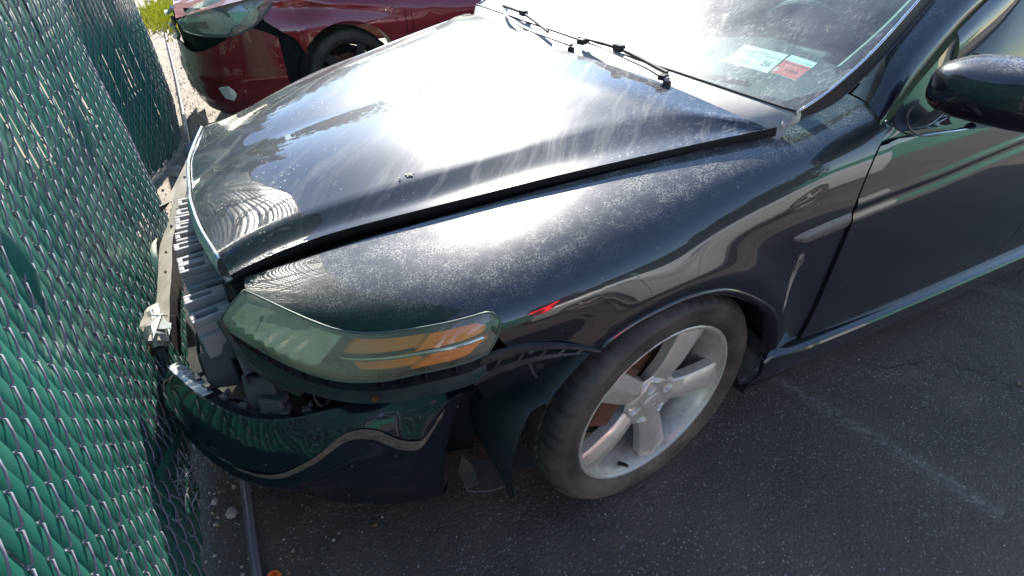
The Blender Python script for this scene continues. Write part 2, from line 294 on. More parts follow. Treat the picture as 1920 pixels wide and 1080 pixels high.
def paint(name, base, dust=.1, dustc=(.36, .34, .30), kind='side', flake=.0, coat=1.0):
    t = NT(name); p = t.pos(); up = t.n('SeparateXYZ', {0: t.nrm()}).outputs[2]
    upm = t.ramp(up, [(.62, 0.0), (.93, 1.0)])
    b = t.pr(base, .38, flake, None, **{'Coat Weight': coat, 'Coat Roughness': .018, 'Coat IOR': 1.68, 'Specular IOR Level': .3})
    spk = t.ramp(t.vor(70, p), [(.10, 1.0), (.20, 0.0)])                       # sparse specks
    pick = t.ramp(t.noise(8, p, 2), [(.52, 0.0), (.62, 1.0)])
    if kind == 'hood':
        wob = t.n('VectorMath', {0: t.n('TexNoise', {'Vector': p, 'Scale': 5.0, 'Detail': 4.0}).outputs['Color'], 1: (.10, .10, .0)}, operation='MULTIPLY').outputs[0]
        q = t.map(t.n('VectorMath', {0: p, 1: wob}, operation='ADD').outputs[0], rot=(0, 0, math.radians(-44)))
        streak = t.noise(1.0, t.map(q, scale=(3.2, 34, 8)), 5, .62, .25)
        s2 = t.noise(1.0, t.map(q, scale=(9, 120, 8)), 3, .6)
        big = t.noise(2.3, p, 2)
        st = t.ramp(t.math('ADD', t.math('MULTIPLY', streak, .7), t.math('MULTIPLY', big, .3)), [(.50, 0.0), (.66, 1.0)])
        st = t.math('MULTIPLY', st, t.ramp(t.noise(3.2, t.map(p, loc=(5, 2, 0)), 3, .5), [(.38, .12), (.62, 1.0)]))
        st = t.math('MULTIPLY', st, t.ramp(s2, [(.3, .25), (.65, 1.0)]))
        xx = t.n('SeparateXYZ', {0: p}).outputs
        rear = t.ramp(xx[0], [(.30, 0.0), (.62, 1.0)])                           # remapped below
        rx = t.math('ADD', xx[0], .3, True)
        rear = t.math('MULTIPLY', t.ramp(rx, [(.12, 0.0), (.42, 1.0)]), t.ramp(t.math('MULTIPLY', xx[1], -1.0), [(.1, .15), (.42, 1.0)]))
        cn = t.noise(20, t.map(p, scale=(.55, 1.2, 1)), 4, .6, 1.4)
        lines = t.ramp(t.math('ABSOLUTE', t.math('SUBTRACT', t.math('FRACT', t.math('MULTIPLY', cn, 7.0)), .5)), [(.0, 1.0), (.14, 0.0)])
        lines = t.math('MULTIPLY', lines, t.math('MULTIPLY', rear, t.ramp(t.noise(40, p, 2), [(.35, .1), (.6, 1.0)])))
        m = t.math('ADD', t.math('MULTIPLY', st, .72), t.math('MULTIPLY', lines, .42))
        m = t.math('ADD', m, t.math('MULTIPLY', t.math('MULTIPLY', spk, pick), .95))
        blot = t.math('MULTIPLY', t.ramp(t.noise(34, p, 7, .75), [(.56, 0.0), (.66, 1.0)]), t.ramp(t.noise(4, t.map(p, loc=(1, 8, 3)), 3), [(.45, 0.0), (.65, 1.0)]))
        nose = t.ramp(t.math('ADD', t.math('MULTIPLY', xx[0], -1.0), -.45, True), [(.0, .15), (.30, 1.0)])
        m = t.math('ADD', m, t.math('MULTIPLY', t.math('MULTIPLY', blot, nose), .35))
        film = t.math('ADD', m, .022, True)
    else:
        sp = t.ramp(t.noise(300, p, 3, .7), [(.47, 0.0), (.60, 1.0)])
        pt = t.math('MULTIPLY', t.ramp(t.noise(26, p, 6, .7), [(.42, .15), (.60, 1.0)]), t.ramp(t.noise(6, t.map(p, loc=(2, 6, 1)), 4, .6), [(.32, .35), (.62, 1.0)]))
        m = t.math('MULTIPLY', t.math('ADD', t.math('MULTIPLY', t.math('MULTIPLY', sp, pt), .75), .10), upm)
        if kind in ('door', 'clean'): m = t.math('MULTIPLY', m, 0.0)
        fl = t.math('MULTIPLY', t.ramp(t.noise(3, p, 6, .65), [(.4, 0.0), (.8, 1.0)]), dust)
        wsp = t.math('MULTIPLY', t.ramp(t.vor(26, p), [(.04, 1.0), (.07, 0.0)]), t.ramp(t.noise(5, p, 1), [(.6, 0.0), (.66, .6)]))
        lo = t.ramp(t.n('SeparateXYZ', {0: p}).outputs[2], [(.2, .035 if kind in ('side', 'door') else 0.0), (.5, 0.0)])
        film = t.math('ADD', t.math('ADD', t.math('ADD', m, fl), wsp), lo, True)
    d = t.pr(dustc, .30 if kind == 'hood' else .38, 0.0, None, **{'Specular IOR Level': .6 if kind == 'hood' else .9})
    return t.end(t.mix(film, b, d))

M = {}
M['black'] = paint('black_paint', (.003, .004, .010), .012)
M['door'] = paint('black_door_paint', (.003, .004, .009), .008, kind='door')
M['gloss'] = paint('glossy_black_bumper_paint', (.005, .007, .015), .015, kind='clean')
M['hood'] = paint('black_hood_paint', (.004, .006, .014), kind='hood')
M['red'] = paint('red_paint', (.26, .006, .016), .05, flake=.25)
M['silver'] = paint('silver_paint', (.58, .58, .57), .03, flake=.5)
M['plastic'] = simple('black_plastic', (.022, .022, .025), .5, grime=((.16, .13, .10), .35), bumpk=.3)
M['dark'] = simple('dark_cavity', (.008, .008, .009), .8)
M['mudplastic'] = simple('muddy_black_plastic', (.03, .028, .027), .55, grime=((.22, .17, .12), .55), vscale=20)
M['liner'] = simple('wheel_liner', (.014, .017, .022), .42, grime=((.09, .08, .07), .35), vscale=7)
M['foam'] = simple('grey_foam', (.30, .30, .31), .6, var=.1, grime=((.12, .11, .10), .3))
M['reflband'] = simple('painted_tan_reflection', (.13, .10, .08), .8, var=.35, vscale=60, grime=((.45, .38, .30), .5), bumpk=.5)  # tan reflection on the bumper cover, put into the colour
M['beam'] = simple('grey_bumper_beam', (.07, .07, .08), .42, var=.15)
M['strip'] = simple('dusty_grey_plastic', (.34, .31, .26), .6, var=.15, grime=((.1, .09, .08), .4), vscale=25)
M['trim'] = simple('grey_front_trim', (.50, .53, .52), .3, metal=.15, var=.08, grime=((.25, .22, .18), .3))
M['chrome'] = simple('bright_metal', (.65, .65, .66), .15, metal=1.0, var=.05)
M['rust'] = simple('rusty_iron', (.13, .055, .03), .75, metal=.2, grime=((.05, .03, .02), .6), vscale=30)
M['rubber'] = simple('black_rubber', (.025, .025, .026), .6)
def tyre_mat():
    t = NT('tyre_rubber'); p = t.pos(); tc = t.n('TexCoord').outputs['Object']
    g = t.ramp(t.noise(9, p, 7, .65), [(.38, 0.0), (.68, 1.0)])
    c = t.mixc(g, (.030, .027, .025), (.10, .082, .066))
    z = t.n('SeparateXYZ', {0: p}).outputs[2]
    low = t.math('MULTIPLY', t.ramp(z, [(.03, 1.0), (.30, 0.0)]), t.ramp(t.noise(14, p, 6, .7), [(.38, 0.0), (.55, 1.0)]))
    c = t.mixc(t.math('MULTIPLY', low, .7), c, (.17, .145, .105))
    return t.end(t.pr(c, .62, 0, t.bump(t.noise(160, p, 4), .35, .0015)))
M['tyre'] = tyre_mat()
def rim_mat():
    t = NT('silver_alloy'); p = t.pos()
    g = t.ramp(t.noise(10, p, 7, .7), [(.42, 0.0), (.75, 1.0)])
    c = t.mixc(t.math('MULTIPLY', g, .5), (.68, .63, .55), (.22, .17, .11))
    sp = t.math('MULTIPLY', t.ramp(t.vor(150, p), [(.12, 1.0), (.25, 0.0)]), t.ramp(t.noise(14, p, 3), [(.5, 0.0), (.65, .7)]))
    c = t.mixc(sp, c, (.06, .05, .04))
    return t.end(t.pr(c, t.math('ADD', t.math('MULTIPLY', g, .25), .32), .5, t.bump(t.noise(90, p, 3), .08, .001)))
M['rim'] = rim_mat()
M['rimdirt'] = simple('dirty_rim_barrel', (.56, .52, .45), .42, metal=.4, var=.2, vscale=18, grime=((.16, .12, .08), .7))
def asphalt():
    t = NT('asphalt'); p = t.pos(); xyz = t.n('SeparateXYZ', {0: p}).outputs
    base = t.mixc(t.ramp(t.noise(1.7, p, 5, .6), [(.35, 0.0), (.65, 1.0)]), (.066, .054, .044), (.115, .092, .072))
    st = t.noise(3.5, t.map(p, scale=(.6, 2.2, 1), rot=(0, 0, .9)), 5, .65, .4)
    base = t.mixc(t.math('MULTIPLY', t.ramp(st, [(.52, 0.0), (.72, 1.0)]), .45), base, (.16, .125, .09))
    a1 = t.n('TexVoronoi', {'Vector': p, 'Scale': 125.0}); r1 = t.n('SeparateColor', {0: a1.outputs['Color']}).outputs[0]
    ag = t.math('MULTIPLY', t.ramp(r1, [(.66, 0.0), (.86, 1.0)]), t.ramp(a1.outputs['Distance'], [(.25, 1.0), (.42, 0.0)]))
    a2 = t.n('TexVoronoi', {'Vector': p, 'Scale': 62.0}); r2 = t.n('SeparateColor', {0: a2.outputs['Color']}).outputs[1]
    ag2 = t.math('MULTIPLY', t.ramp(r2, [(.90, 0.0), (.95, .8)]), t.ramp(a2.outputs['Distance'], [(.16, 1.0), (.27, 0.0)]))
    ag = t.math('ADD', t.math('MULTIPLY', ag, .75), ag2, True)
    agm = t.math('MULTIPLY', ag, t.ramp(t.noise(3.1, p, 5, .7), [(.36, .15), (.62, 1.0)]))
    base = t.mixc(agm, base, t.mixc(a1.outputs['Color'], (.26, .25, .23), (.40, .40, .38)))
    # pale gravelly dirt along the fence and away from the cars
    far = t.math('MAXIMUM', t.ramp(t.math('MULTIPLY', xyz[1], .1, True), [(.06, 0.0), (.16, 1.0)]),
                 t.ramp(t.math('ADD', t.math('MULTIPLY', xyz[0], -1.0), -.9, True), [(.02, 0.0), (.16, .8)]))
    edge = t.math('MULTIPLY', far, t.ramp(t.noise(5, p, 6, .7), [(.3, .35), (.6, 1.0)]))
    dcol = t.mixc(t.noise(60, p, 5, .7), (.13, .105, .078), (.38, .32, .25))
    nearf = t.ramp(t.math('MULTIPLY', xyz[1], .5, True), [(.0, .10), (.40, 1.0)])
    base = t.mixc(t.math('MULTIPLY', edge, nearf), base, dcol)
    # faint worn paint scuffs beside the car
    def line(x0, y0, x1, y1, w):
        L = math.hypot(x1 - x0, y1 - y0); a = math.atan2(y1 - y0, x1 - x0)
        q = t.n('SeparateXYZ', {0: t.map(p, rot=(0, 0, 0), loc=(-x0, -y0, 0))}).outputs
        ca, sa = math.cos(a), math.sin(a)
        u = t.math('ADD', t.math('MULTIPLY', q[0], ca), t.math('MULTIPLY', q[1], sa))
        v = t.math('ADD', t.math('MULTIPLY', q[0], -sa), t.math('MULTIPLY', q[1], ca))
        mu = t.math('MULTIPLY', t.math('GREATER_THAN', u, 0.0), t.math('LESS_THAN', u, L))
        mv = t.ramp(t.math('MULTIPLY', t.math('ABSOLUTE', v), 1 / w, True), [(.25, 1.0), (1.0, 0.0)])
        return t.math('MULTIPLY', mu, mv)
    sc = t.math('ADD', line(.66, -.74, .80, -1.42, .040), line(1.72, -.60, 1.98, -1.10, .05), True)
    sc = t.math('MULTIPLY', sc, t.ramp(t.noise(45, p, 4, .7), [(.40, 0.0), (.70, .38)]))
    base = t.mixc(sc, base, (.38, .37, .35))
    crk = t.ramp(t.vor(1.1, t.n('VectorMath', {0: p, 1: t.n('VectorMath', {0: t.n('TexNoise', {'Vector': p, 'Scale': 4.0, 'Detail': 6.0}).outputs['Color'], 1: (.35, .35, .35)}, operation='MULTIPLY').outputs[0]}, operation='ADD').outputs[0], 'DISTANCE_TO_EDGE'), [(.002, 1.0), (.008, 0.0)])
    crk = t.math('MULTIPLY', crk, t.ramp(t.noise(1.2, p, 2), [(.5, 0.0), (.6, .8)]))
    base = t.mixc(crk, base, (.015, .014, .013))
    stn = t.math('MULTIPLY', t.ramp(t.noise(2.6, t.map(p, loc=(4, 9, 0)), 6, .65), [(.56, 0.0), (.72, .6)]), 1.0)
    base = t.mixc(stn, base, (.022, .021, .021))
    h = t.math('ADD', t.math('MULTIPLY', t.vor(125, p), -.8), t.math('MULTIPLY', t.noise(240, p, 3), .5))
    return t.end(t.pr(base, .78, 0, t.bump(h, .6, .004)))
M['asphalt'] = asphalt()
def slat_mat():
    t = NT('green_slat'); p = t.pos(); oi = t.n('ObjectInfo').outputs['Random']
    c = t.mixc(oi, (.014, .110, .080), (.026, .165, .120))
    fade = t.ramp(t.noise(7, t.map(p, scale=(1, 1, .35)), 5, .6), [(.4, 0.0), (.75, .5)])
    c = t.mixc(fade, c, (.03, .16, .115))
    dirt = t.math('MULTIPLY', t.ramp(t.n('SeparateXYZ', {0: p}).outputs[2], [(.0, .7), (.35, .1)]), t.ramp(t.noise(40, p, 5, .7), [(.45, 0.0), (.65, 1.0)]))
    c = t.mixc(dirt, c, (.13, .11, .08))
    return t.end(t.pr(c, .36, 0, t.bump(t.noise(30, t.map(p, scale=(1, 4, 1)), 3), .12, .003)))
M['slat'] = slat_mat()
M['wire'] = simple('galvanised_wire', (.20, .20, .235), .7, metal=.0, var=.25, vscale=60, grime=((.10, .09, .09), .4))
M['amber'] = simple('amber_plastic', (.95, .26, .01), .25, var=.08, bumpk=0)
M['lampbowl'] = simple('lamp_reflector', (.80, .80, .66), .25, metal=.3, var=.12, vscale=9, bumpk=0)
M['lampback'] = simple('lamp_housing', (.10, .13, .11), .4, metal=.1, var=.2)
def lens(name, tint, haze, hz, grad=False):
    t = NT(name); p = t.pos()
    tr = t.n('BsdfTransparent', {0: tint}).outputs[0]
    gl = t.n('BsdfGlossy', {'Color': (1, 1, 1), 'Roughness': .05}).outputs[0]
    df = t.pr(haze, .5)
    fr = t.schlick(.045)
    hzf = t.math('MULTIPLY', t.ramp(t.noise(6, p, 5, .6), [(.25, .55), (.75, 1.25)]), hz, True)
    if grad: hzf = t.math('MULTIPLY', hzf, t.ramp(t.math('ADD', t.n('SeparateXYZ', {0: p}).outputs[0], 1.0, True), [(.30, 1.0), (.46, .35)]))
    a = t.mix(hzf, tr, df)
    return t.end(t.mix(t.math('ADD', fr, .02, True), a, gl))
M['lens'] = lens('hazed_headlight_lens', (.97, .95, .86), (.80, .72, .50), .40, True)
M['lensclear'] = lens('clear_headlight_lens', (.97, .97, .93), (.68, .68, .58), .26)
M['marker'] = simple('pale_marker_lens', (.13, .125, .115), .3, var=.1)
def glass(name, tint, dust, streaks=True):
    t = NT(name); p = t.pos()
    tr = t.n('BsdfTransparent', {0: tint}).outputs[0]
    gl = t.n('BsdfGlossy', {'Color': (1, 1, 1), 'Roughness': .01}).outputs[0]
    fr = t.schlick(.045)
    a = t.mix(t.math('ADD', fr, .01, True), tr, gl)
    f = t.ramp(t.noise(5, p, 6, .65), [(.3, .35), (.8, 1.6)])
    s = t.ramp(t.noise(1.0, t.map(p, scale=(60, 190, 60)), 5, .65, .6), [(.50, 0.0), (.66, 1.0)])
    s = t.math('MULTIPLY', s, t.ramp(t.noise(12, p, 3), [(.4, .0), (.65, 1.0)]))
    sp = t.ramp(t.vor(95, p), [(.10, .8), (.17, 0.0)])
    sp = t.math('MULTIPLY', sp, t.ramp(t.noise(20, p, 1), [(.5, 0.0), (.6, 1.0)]))
    m = t.math('ADD', t.math('MULTIPLY', f, dust), t.math('MULTIPLY', t.math('ADD', s, sp), dust * 1.6 if streaks else .0), True)
    d = t.mix(.60, t.n('BsdfDiffuse', {0: (.50, .50, .46)}).outputs[0], t.n('BsdfGlossy', {'Color': (.9, .9, .9), 'Roughness': .37}).outputs[0])
    return t.end(t.mix(m, a, d))
M['ws'] = glass('windshield_glass', (.62, .82, .77), .12)
M['win'] = glass('side_glass', (.10, .15, .15), .02, False)
M['dash'] = simple('dark_dashboard', (.035, .05, .055), .6, var=.2)
M['seat'] = simple('tan_leather', (.42, .34, .18), .5, var=.15)
M['sticker_white'] = simple('white_paper', (.72, .78, .72), .6, var=.05, bumpk=0)
M['sticker_red'] = simple('red_paper', (.75, .05, .06), .55, var=.06, bumpk=0)
M['ink'] = simple('dark_ink', (.03, .05, .06), .6, bumpk=0)
M['cowl'] = simple('grey_cowl_plastic', (.34, .32, .30), .5, var=.15, grime=((.4, .37, .33), .55), vscale=16)
M['stone'] = simple('pale_stone', (.42, .40, .36), .8, var=.2, vscale=40, bumpk=.6)
M['brownstone'] = simple('brown_stone', (.24, .14, .07), .8, var=.3, vscale=40, bumpk=.6)
M['pipe'] = simple('grey_pipe', (.15, .15, .19), .38, var=.1, grime=((.28, .25, .22), .35), vscale=20, metal=.2)
M['orange'] = simple('orange_plastic', (.75, .16, .03), .45)
M['concrete'] = simple('concrete', (.30, .31, .32), .85, var=.12, vscale=6)
M['leaf'] = simple('weed_leaf', (.48, .50, .04), .55, var=.45, vscale=20)
def tree_mat():
    t = NT('tree_leaves'); oi = t.noise(3.0, t.pos(), 3); c = t.mixc(oi, (.030, .045, .012), (.085, .085, .03))
    return t.end(t.mix(.25, t.pr(c, .6), t.n('BsdfTranslucent', {0: (.08, .10, .02)}).outputs[0]))
M['tree'] = tree_mat()
M['bark'] = simple('bark', (.09, .065, .045), .9)
def emis(name, c, k):
    t = NT(name); return t.end(t.n('Emission', {0: c, 1: k}).outputs[0])
M['tail'] = emis('lit_tail_lamp', (1, .02, .03), 5.0)
M['tailred'] = simple('red_lamp_lens', (.35, .01, .012), .15, bumpk=0)

# ------------------------------------------------------------------ ground
def ground():
    xs = [-60, -20, -8, -3.5] + [-2 + i * .05 for i in range(96)] + [3.2, 5, 9, 20, 60]
    ys = [-60, -20, -8, -4] + [-2.2 + i * .05 for i in range(130)] + [4.6, 5.5, 8, 14, 30, 90]
    P = []
    for x in xs:
        r = []
        for y in ys:
            z = -.003 + .006 * (mn.noise(V(x * 1.3, y * 1.3, 2)) + .4 * mn.noise(V(x * 6, y * 6, 5)))
            if -1.9 < x < 3 and -2.1 < y < 4.4: z = min(z, 0.0)
            r.append(V(x, y, min(z, 0.0)))
        P.append(r)
    return tag(MB().grid(P).obj('asphalt_ground', M['asphalt'], sharp=180), kind='structure')
ground()
# loose grit lying on the asphalt
def grit():
    random.seed(3); mb = MB()
    def pebble(x, y, s, m):
        mb.mi = m; c = V(x, y, s * .25); R = Matrix.Rotation(random.random() * 6.3, 3, 'Z')
        pts = []
        for k in range(5):
            a = k * 1.2566; q = .7 + random.random() * .5
            pts.append(c + R @ V(math.cos(a) * s * q, math.sin(a) * s * q * .75, random.uniform(-.2, .2) * s))
        top = c + V(0, 0, s * .6); b = len(pts)
        mb.add(pts + [top, c - V(0, 0, s * .5)], [(k, (k + 1) % 5, 5) for k in range(5)] + [((k + 1) % 5, k, 6) for k in range(5)])
    for _ in range(2600):   # near tyre and bumper
        x, y = random.uniform(-1.2, 2.6), random.uniform(-1.9, -.2)
        pebble(x, y, random.choice((.0012, .0016, .002, .0026)) * random.uniform(.7, 1.3), random.choice((0, 0, 0, 1)))
    for _ in range(5200):   # strip between fence and cars
        x = random.gauss(-1.05, .16); y = random.uniform(-1.3, 7)
        pebble(x, y, random.choice((.002, .003, .004, .006)) * random.uniform(.6, 1.5), random.choice((0, 0, 1, 1, 2)))
    for _ in range(60):
        x = random.gauss(-1.12, .09); y = random.uniform(-.8, 5)
        pebble(x, y, random.uniform(.008, .016), random.choice((0, 1, 2)))
    o = mb.obj('loose_grit', [M['stone'], M['asphalt'], M['brownstone']], smooth=False); tag(o, kind='stuff')
grit()
# ------------------------------------------------------------------ green slatted chain link fence
FY = [-1.7, -1.2, -.8, -.4, .1, .45, .75, .95, 1.25, 1.6, 1.95, 2.2, 2.45, 2.75, 3.1, 3.8, 5.2]
FX = [-1.13, -1.12, -1.115, -1.12, -1.12, -1.105, -1.095, -1.12, -1.22, -1.31, -1.30, -1.22, -1.13, -1.095, -1.16, -1.30, -1.40]
def fence_x(y, z):
    x = _ip(y, FY, FX)
    x += .018 * mn.noise(V(y * 1.6, z * 1.8, 3)) + .006 * mn.noise(V(y * 6, z * 5, 9))
    x -= .035 * max(0, .25 - z) / .25 * (1 if y > 1.5 else -.5)
    x -= .03 * max(0, z - 1.2)
    return x
def fence():
    t = thing('chain_link_fence', 'tall green slatted chain link fence bulging towards the damaged cars', 'fence', (-1.2, 0, 0))
    W, H, TOP = .035, .076, 1.86
    n0, n1 = -40, 132
    random.seed(11)
    for i in range(n0, n1):
        y = (i + .5) * W; far = y > 2.9
        # slat: flattened tube threaded down the weave
        nz = 16 if far else 34; mb = MB(); P = []
        tw = random.uniform(-.07, .07) + math.atan((fence_x(y + .04, 1) - fence_x(y - .04, 1)) / .08); zb = random.uniform(.015, .05) + (.03 if -.3 < y < .6 else 0)
        lift = random.uniform(-.0015, .0015); hw = .0175
        bent = i in (-19, -12, 9, 23)
        for k in range(nz):
            z = lerp(zb, TOP - .02, k / (nz - 1))
            x = fence_x(y, z) + lift; a = tw + .04 * mn.noise(V(i * 3.1, z * 2.5, 0))
            dy = .0012 * mn.noise(V(i * 1.7, z * 3, 4))
            if bent: x += .010 * math.exp(-((z - .8 - .1 * (i % 3)) / .05) ** 2); a += .7 * math.exp(-((z - .85 - .1 * (i % 3)) / .07) ** 2)
            row = []
            for (u, w) in ((-1, 0), (-.75, .55), (0, .9), (.75, .55), (1, 0), (0, -.6)):
                du, dw = u * hw, w * .0024
                row.append(V(x + du * math.sin(a) + dw * math.cos(a), y + dy + du * math.cos(a) - dw * math.sin(a), z))
            P.append(row)
        mb.grid(P, True); mb.f.append((5, 4, 3, 2, 1, 0)); mb.m.append(0)
        mb.obj('slat', M['slat'], t, sharp=60)
        # woven wire: front leg falls towards the viewer, back leg returns behind the slat
        r = .0020; pts = []
        k = 0; zr = TOP + (.5 * H if (i + 1) % 2 else 0); yr, yl = (i + 1) * W, i * W
        half = []
        while zr > .0:
            zl = zr - H / 2; zr2 = zr - H
            fr, bk = .0078, -.0075
            for (yy, zz, o) in ((yr, zr, -.001), (lerp(yr, yl, .10), lerp(zr, zl, .03), fr * .8), (lerp(yr, yl, .5), lerp(zr, zl, .46), fr), (lerp(yr, yl, .9), lerp(zr, zl, .94), fr * .8),
                                (yl, zl, .001), (lerp(yl, yr, .1), lerp(zl, zr2, .04), bk * .8), (lerp(yl, yr, .9), lerp(zl, zr2, .95), bk * .8)):
                half.append(V(fence_x(yy, zz) + o, yy, zz))
            zr = zr2
        half = [p for p in half if p.z > .035]
        if -.75 < y < -.62 or .1 < y < .2: half = [p for p in half if p.z > .05]
        mb = MB().tube(half, r, 4 if far else 5)
        mb.obj('wire', M['wire'], t, sharp=180)
    for y in (-1.55, 1.55, 4.55):
        MB().tube([V(fence_x(y, 0) - .06, y, -.05), V(fence_x(y, 1) - .06, y, 1.9)], .03, 14).obj('post', M['wire'], t)
    MB().tube([V(fence_x(y, 1.87) - .02, y, 1.88) for y in [-1.5 + .2 * k for k in range(31)]], .02, 10).obj('top_rail', M['wire'], t)
    # torn slat and tangle of loose wire near the bumper
    mb = MB(); P = []
    for k in range(9):
        u = k / 8; c = V(-1.115 + .03 * u + .012 * math.sin(u * 5), -.47 + .30 * u, .255 - .10 * u + .012 * math.sin(u * 7))
        P.append([c + V(.002, 0, -.016), c + V(.006, 0, 0), c + V(.002, 0, .016)])
    mb.grid(P).obj('torn_slat', M['slat'], t, sharp=180)
    for k in range(9):
        a = V(-1.098 + random.uniform(-.01, .03), -.50 + random.uniform(-.03, .10), .19 + random.uniform(-.06, .05))
        pts = [a]
        for q in range(5): a = a + V(random.uniform(-.012, .022), random.uniform(-.02, .035), random.uniform(-.028, .022)); pts.append(a)
        MB().tube(resamp(pts, 14), .0019, 5).obj('loose_wire', M['wire'], t, sharp=180)
    MB().tube(resamp([V(-1.09, -.42, .17), V(-1.06, -.33, .12), V(-1.03, -.25, .11), V(-1.01, -.2, .16)], 14), .0018, 5).obj('loose_wire', M['wire'], t, sharp=180)
fence()
# ------------------------------------------------------------------ things on the ground
tag(MB().tube(resamp([V(-.975, -1.3, .022), V(-.985, -.66, .022), V(-.988, -.31, .022), V(-1.01, .6, .024), V(-1.045, 1.6, .022), V(-1.075, 2.4, .022), V(-1.105, 3.3, .03), V(-1.16, 4.6, .03), V(-1.24, 6.2, .03), V(-1.30, 7.6, .03), V(-1.36, 9.6, .04)], 60), .0125, 12).obj('ground_pipe', M['pipe'], sharp=180),
    'long grey steel pipe lying on the ground beside the fence', 'pipe')
def rock(name, c, s, m, label, seed):
    random.seed(seed); P = []
    for i in range(9):
        th = math.pi * i / 8; r = []
        for j in range(12):
            ph = 2 * math.pi * j / 12; d = V(math.sin(th) * math.cos(ph), math.sin(th) * math.sin(ph), math.cos(th))
            k = 1 + .28 * mn.noise(d * 1.6 + V(seed, 0, 0)) + .10 * mn.noise(d * 4 + V(seed, 3, 0))
            r.append(V(c[0] + d.x * s[0] * k, c[1] + d.y * s[1] * k, c[2] + d.z * s[2] * k))
        P.append(r)
    tag(MB().grid(P, True).obj(name, m, sharp=40), label, 'stone')
rock('stone', (-1.029, -.454, .010), (.014, .017, .012), M['stone'], 'smooth white pebble on dark asphalt left of the grey pipe', 2)
rock('stone', (-1.112, -.05, .018), (.026, .020, .020), M['brownstone'], 'brown rock on the dirt between the fence and the bumper end', 5)
rock('stone', (-1.19, 1.02, .012), (.028, .02, .014), M['stone'], 'pale stone on sunlit gravel, nearest the near fence bulge', 8)
rock('stone', (-1.10, 1.30, .015), (.045, .028, .018), M['stone'], 'flat pale stone on the sunlit gravel beside the torn bumper strip', 13)
rock('stone', (-1.16, 2.08, .012), (.02, .016, .014), M['stone'], 'white stone at the shadow edge under the far fence foot', 21)
def clip():
    mb = MB(); R = Matrix.Rotation(-.25, 3, 'Z')
    mb.box((-.919, -.462, .008), (.014, .036, .014), R); mb.box((-.931, -.460, .006), (.014, .016, .010), R); mb.box((-.915, -.478, .010), (.010, .008, .008), R)
    tag(mb.obj('plastic_clip', M['beam'], smooth=False, bevel=.001), 'small broken grey plastic clip on the asphalt under the bumper', 'clip')
clip()
def cap():
    P = [[V(-.950 + math.cos(a) * r, -.688 + math.sin(a) * r, z) for a in [k * .3927 for k in range(16)]] for r, z in ((.0175, .0), (.0175, .018), (.014, .022), (.011, .022), (.010, .010), (.0, .010))]
    tag(MB().grid(P, True).obj('pipe_cap', M['orange'], sharp=40), 'orange plastic cap beside the near end of the grey pipe', 'cap')
cap()
def foot():  # pale moulded cover lying across the pipe
    P = []
    for i in range(9):
        u = i / 8; rr = math.sin(math.pi * min(1, u * 1.05 + .02)) ** .6
        P.append([V(-1.105 + .13 * u, 2.40 + math.cos(a) * .075 * rr, .035 + max(-.2, math.sin(a)) * .045 * rr) for a in [k * .3927 for k in range(16)]])
    tag(MB().grid(P, True).obj('plastic_cover', M['concrete'], sharp=50), 'grey moulded plastic cover lying across the pipe', 'cover')
    mb = MB().box((-1.155, 2.10, .03), (.075, .05, .05), Matrix.Rotation(.3, 3, 'Z'), .8)
    tag(mb.obj('wood_block', M['strip'], smooth=False, bevel=.006), 'small pale block at the foot of the far fence bulge', 'block')
foot()
def litter():
    random.seed(31)
    mb = MB().tube(resamp([V(-1.06, 3.35, .01), V(-.98, 3.2, .015), V(-.95, 2.95, .02), V(-.90, 2.8, .015)], 16), .004, 5)
    tag(mb.obj('wire_scrap', M['pipe'], sharp=180), 'thin loose wire on the ground before the red car', 'wire')
litter()
def leaves():
    random.seed(19)
    for k, (x, y, lb) in enumerate(((-.93, -.33, 'dry curled leaf on the shaded asphalt close behind the grey pipe'), (-.62, -.98, 'small dry leaf on the asphalt in front of the bumper cover'), (1.35, -1.20, 'dry leaf on the open asphalt below the front door'))):
        a = random.random() * 6.3; R = Matrix.Rotation(a, 3, 'Z'); P = []
        for i in range(7):
            u = i / 6; w = .008 * math.sin(math.pi * min(1, u * .95 + .04)) ** .8
            P.append([V(x, y, .004) + R @ V((u - .5) * .028, s * w, .003 * s * s + .004 * math.sin(u * 3.1)) for s in (-1, 0, 1)])
        tag(MB().grid(P).obj('dry_leaf', M['brownstone'], sharp=180), lb, 'leaf')
leaves()
def barrier():
    mb = MB(); prof = [(-.30, 0), (-.30, .09), (-.17, .32), (-.11, .82), (.11, .82), (.17, .32), (.30, .09), (.30, 0)]
    for y0, y1 in ((6.6, 9.2),):
        mb.grid([[V(-1.98 + a, y, b) for a, b in prof] for y in (y0, y1)])
        n = len(mb.v); mb.f.append(tuple(range(n - 8, n))); mb.m.append(0); mb.f.append(tuple(range(n - 9, n - 17, -1))); mb.m.append(0)
    tag(mb.obj('concrete_barrier', M['concrete'], smooth=False, bevel=.01), 'grey concrete barrier beyond the far end of the green fence', 'barrier')
barrier()
def weeds():
    random.seed(5); mb = MB()
    for _ in range(2600):
        x, y = random.gauss(-1.0, .34), random.gauss(8.3, .55); h = random.uniform(.04, .20)
        if x < -1.6: continue
        a = random.random() * 6.3; w = random.uniform(.008, .02); lx, ly = random.uniform(-.07, .07), random.uniform(-.07, .07)
        b = V(x, y, 0); m = b + V(lx * .5, ly * .5, h * .6); tp = b + V(lx * 1.4, ly * 1.4, h)
        s = V(math.cos(a) * w, math.sin(a) * w, 0)
        mb.add([b - s * .4, b + s * .4, m + s, tp, m - s], [(0, 1, 2, 3, 4)])
    tag(mb.obj('weeds', M['leaf'], smooth=False), kind='stuff')
weeds()
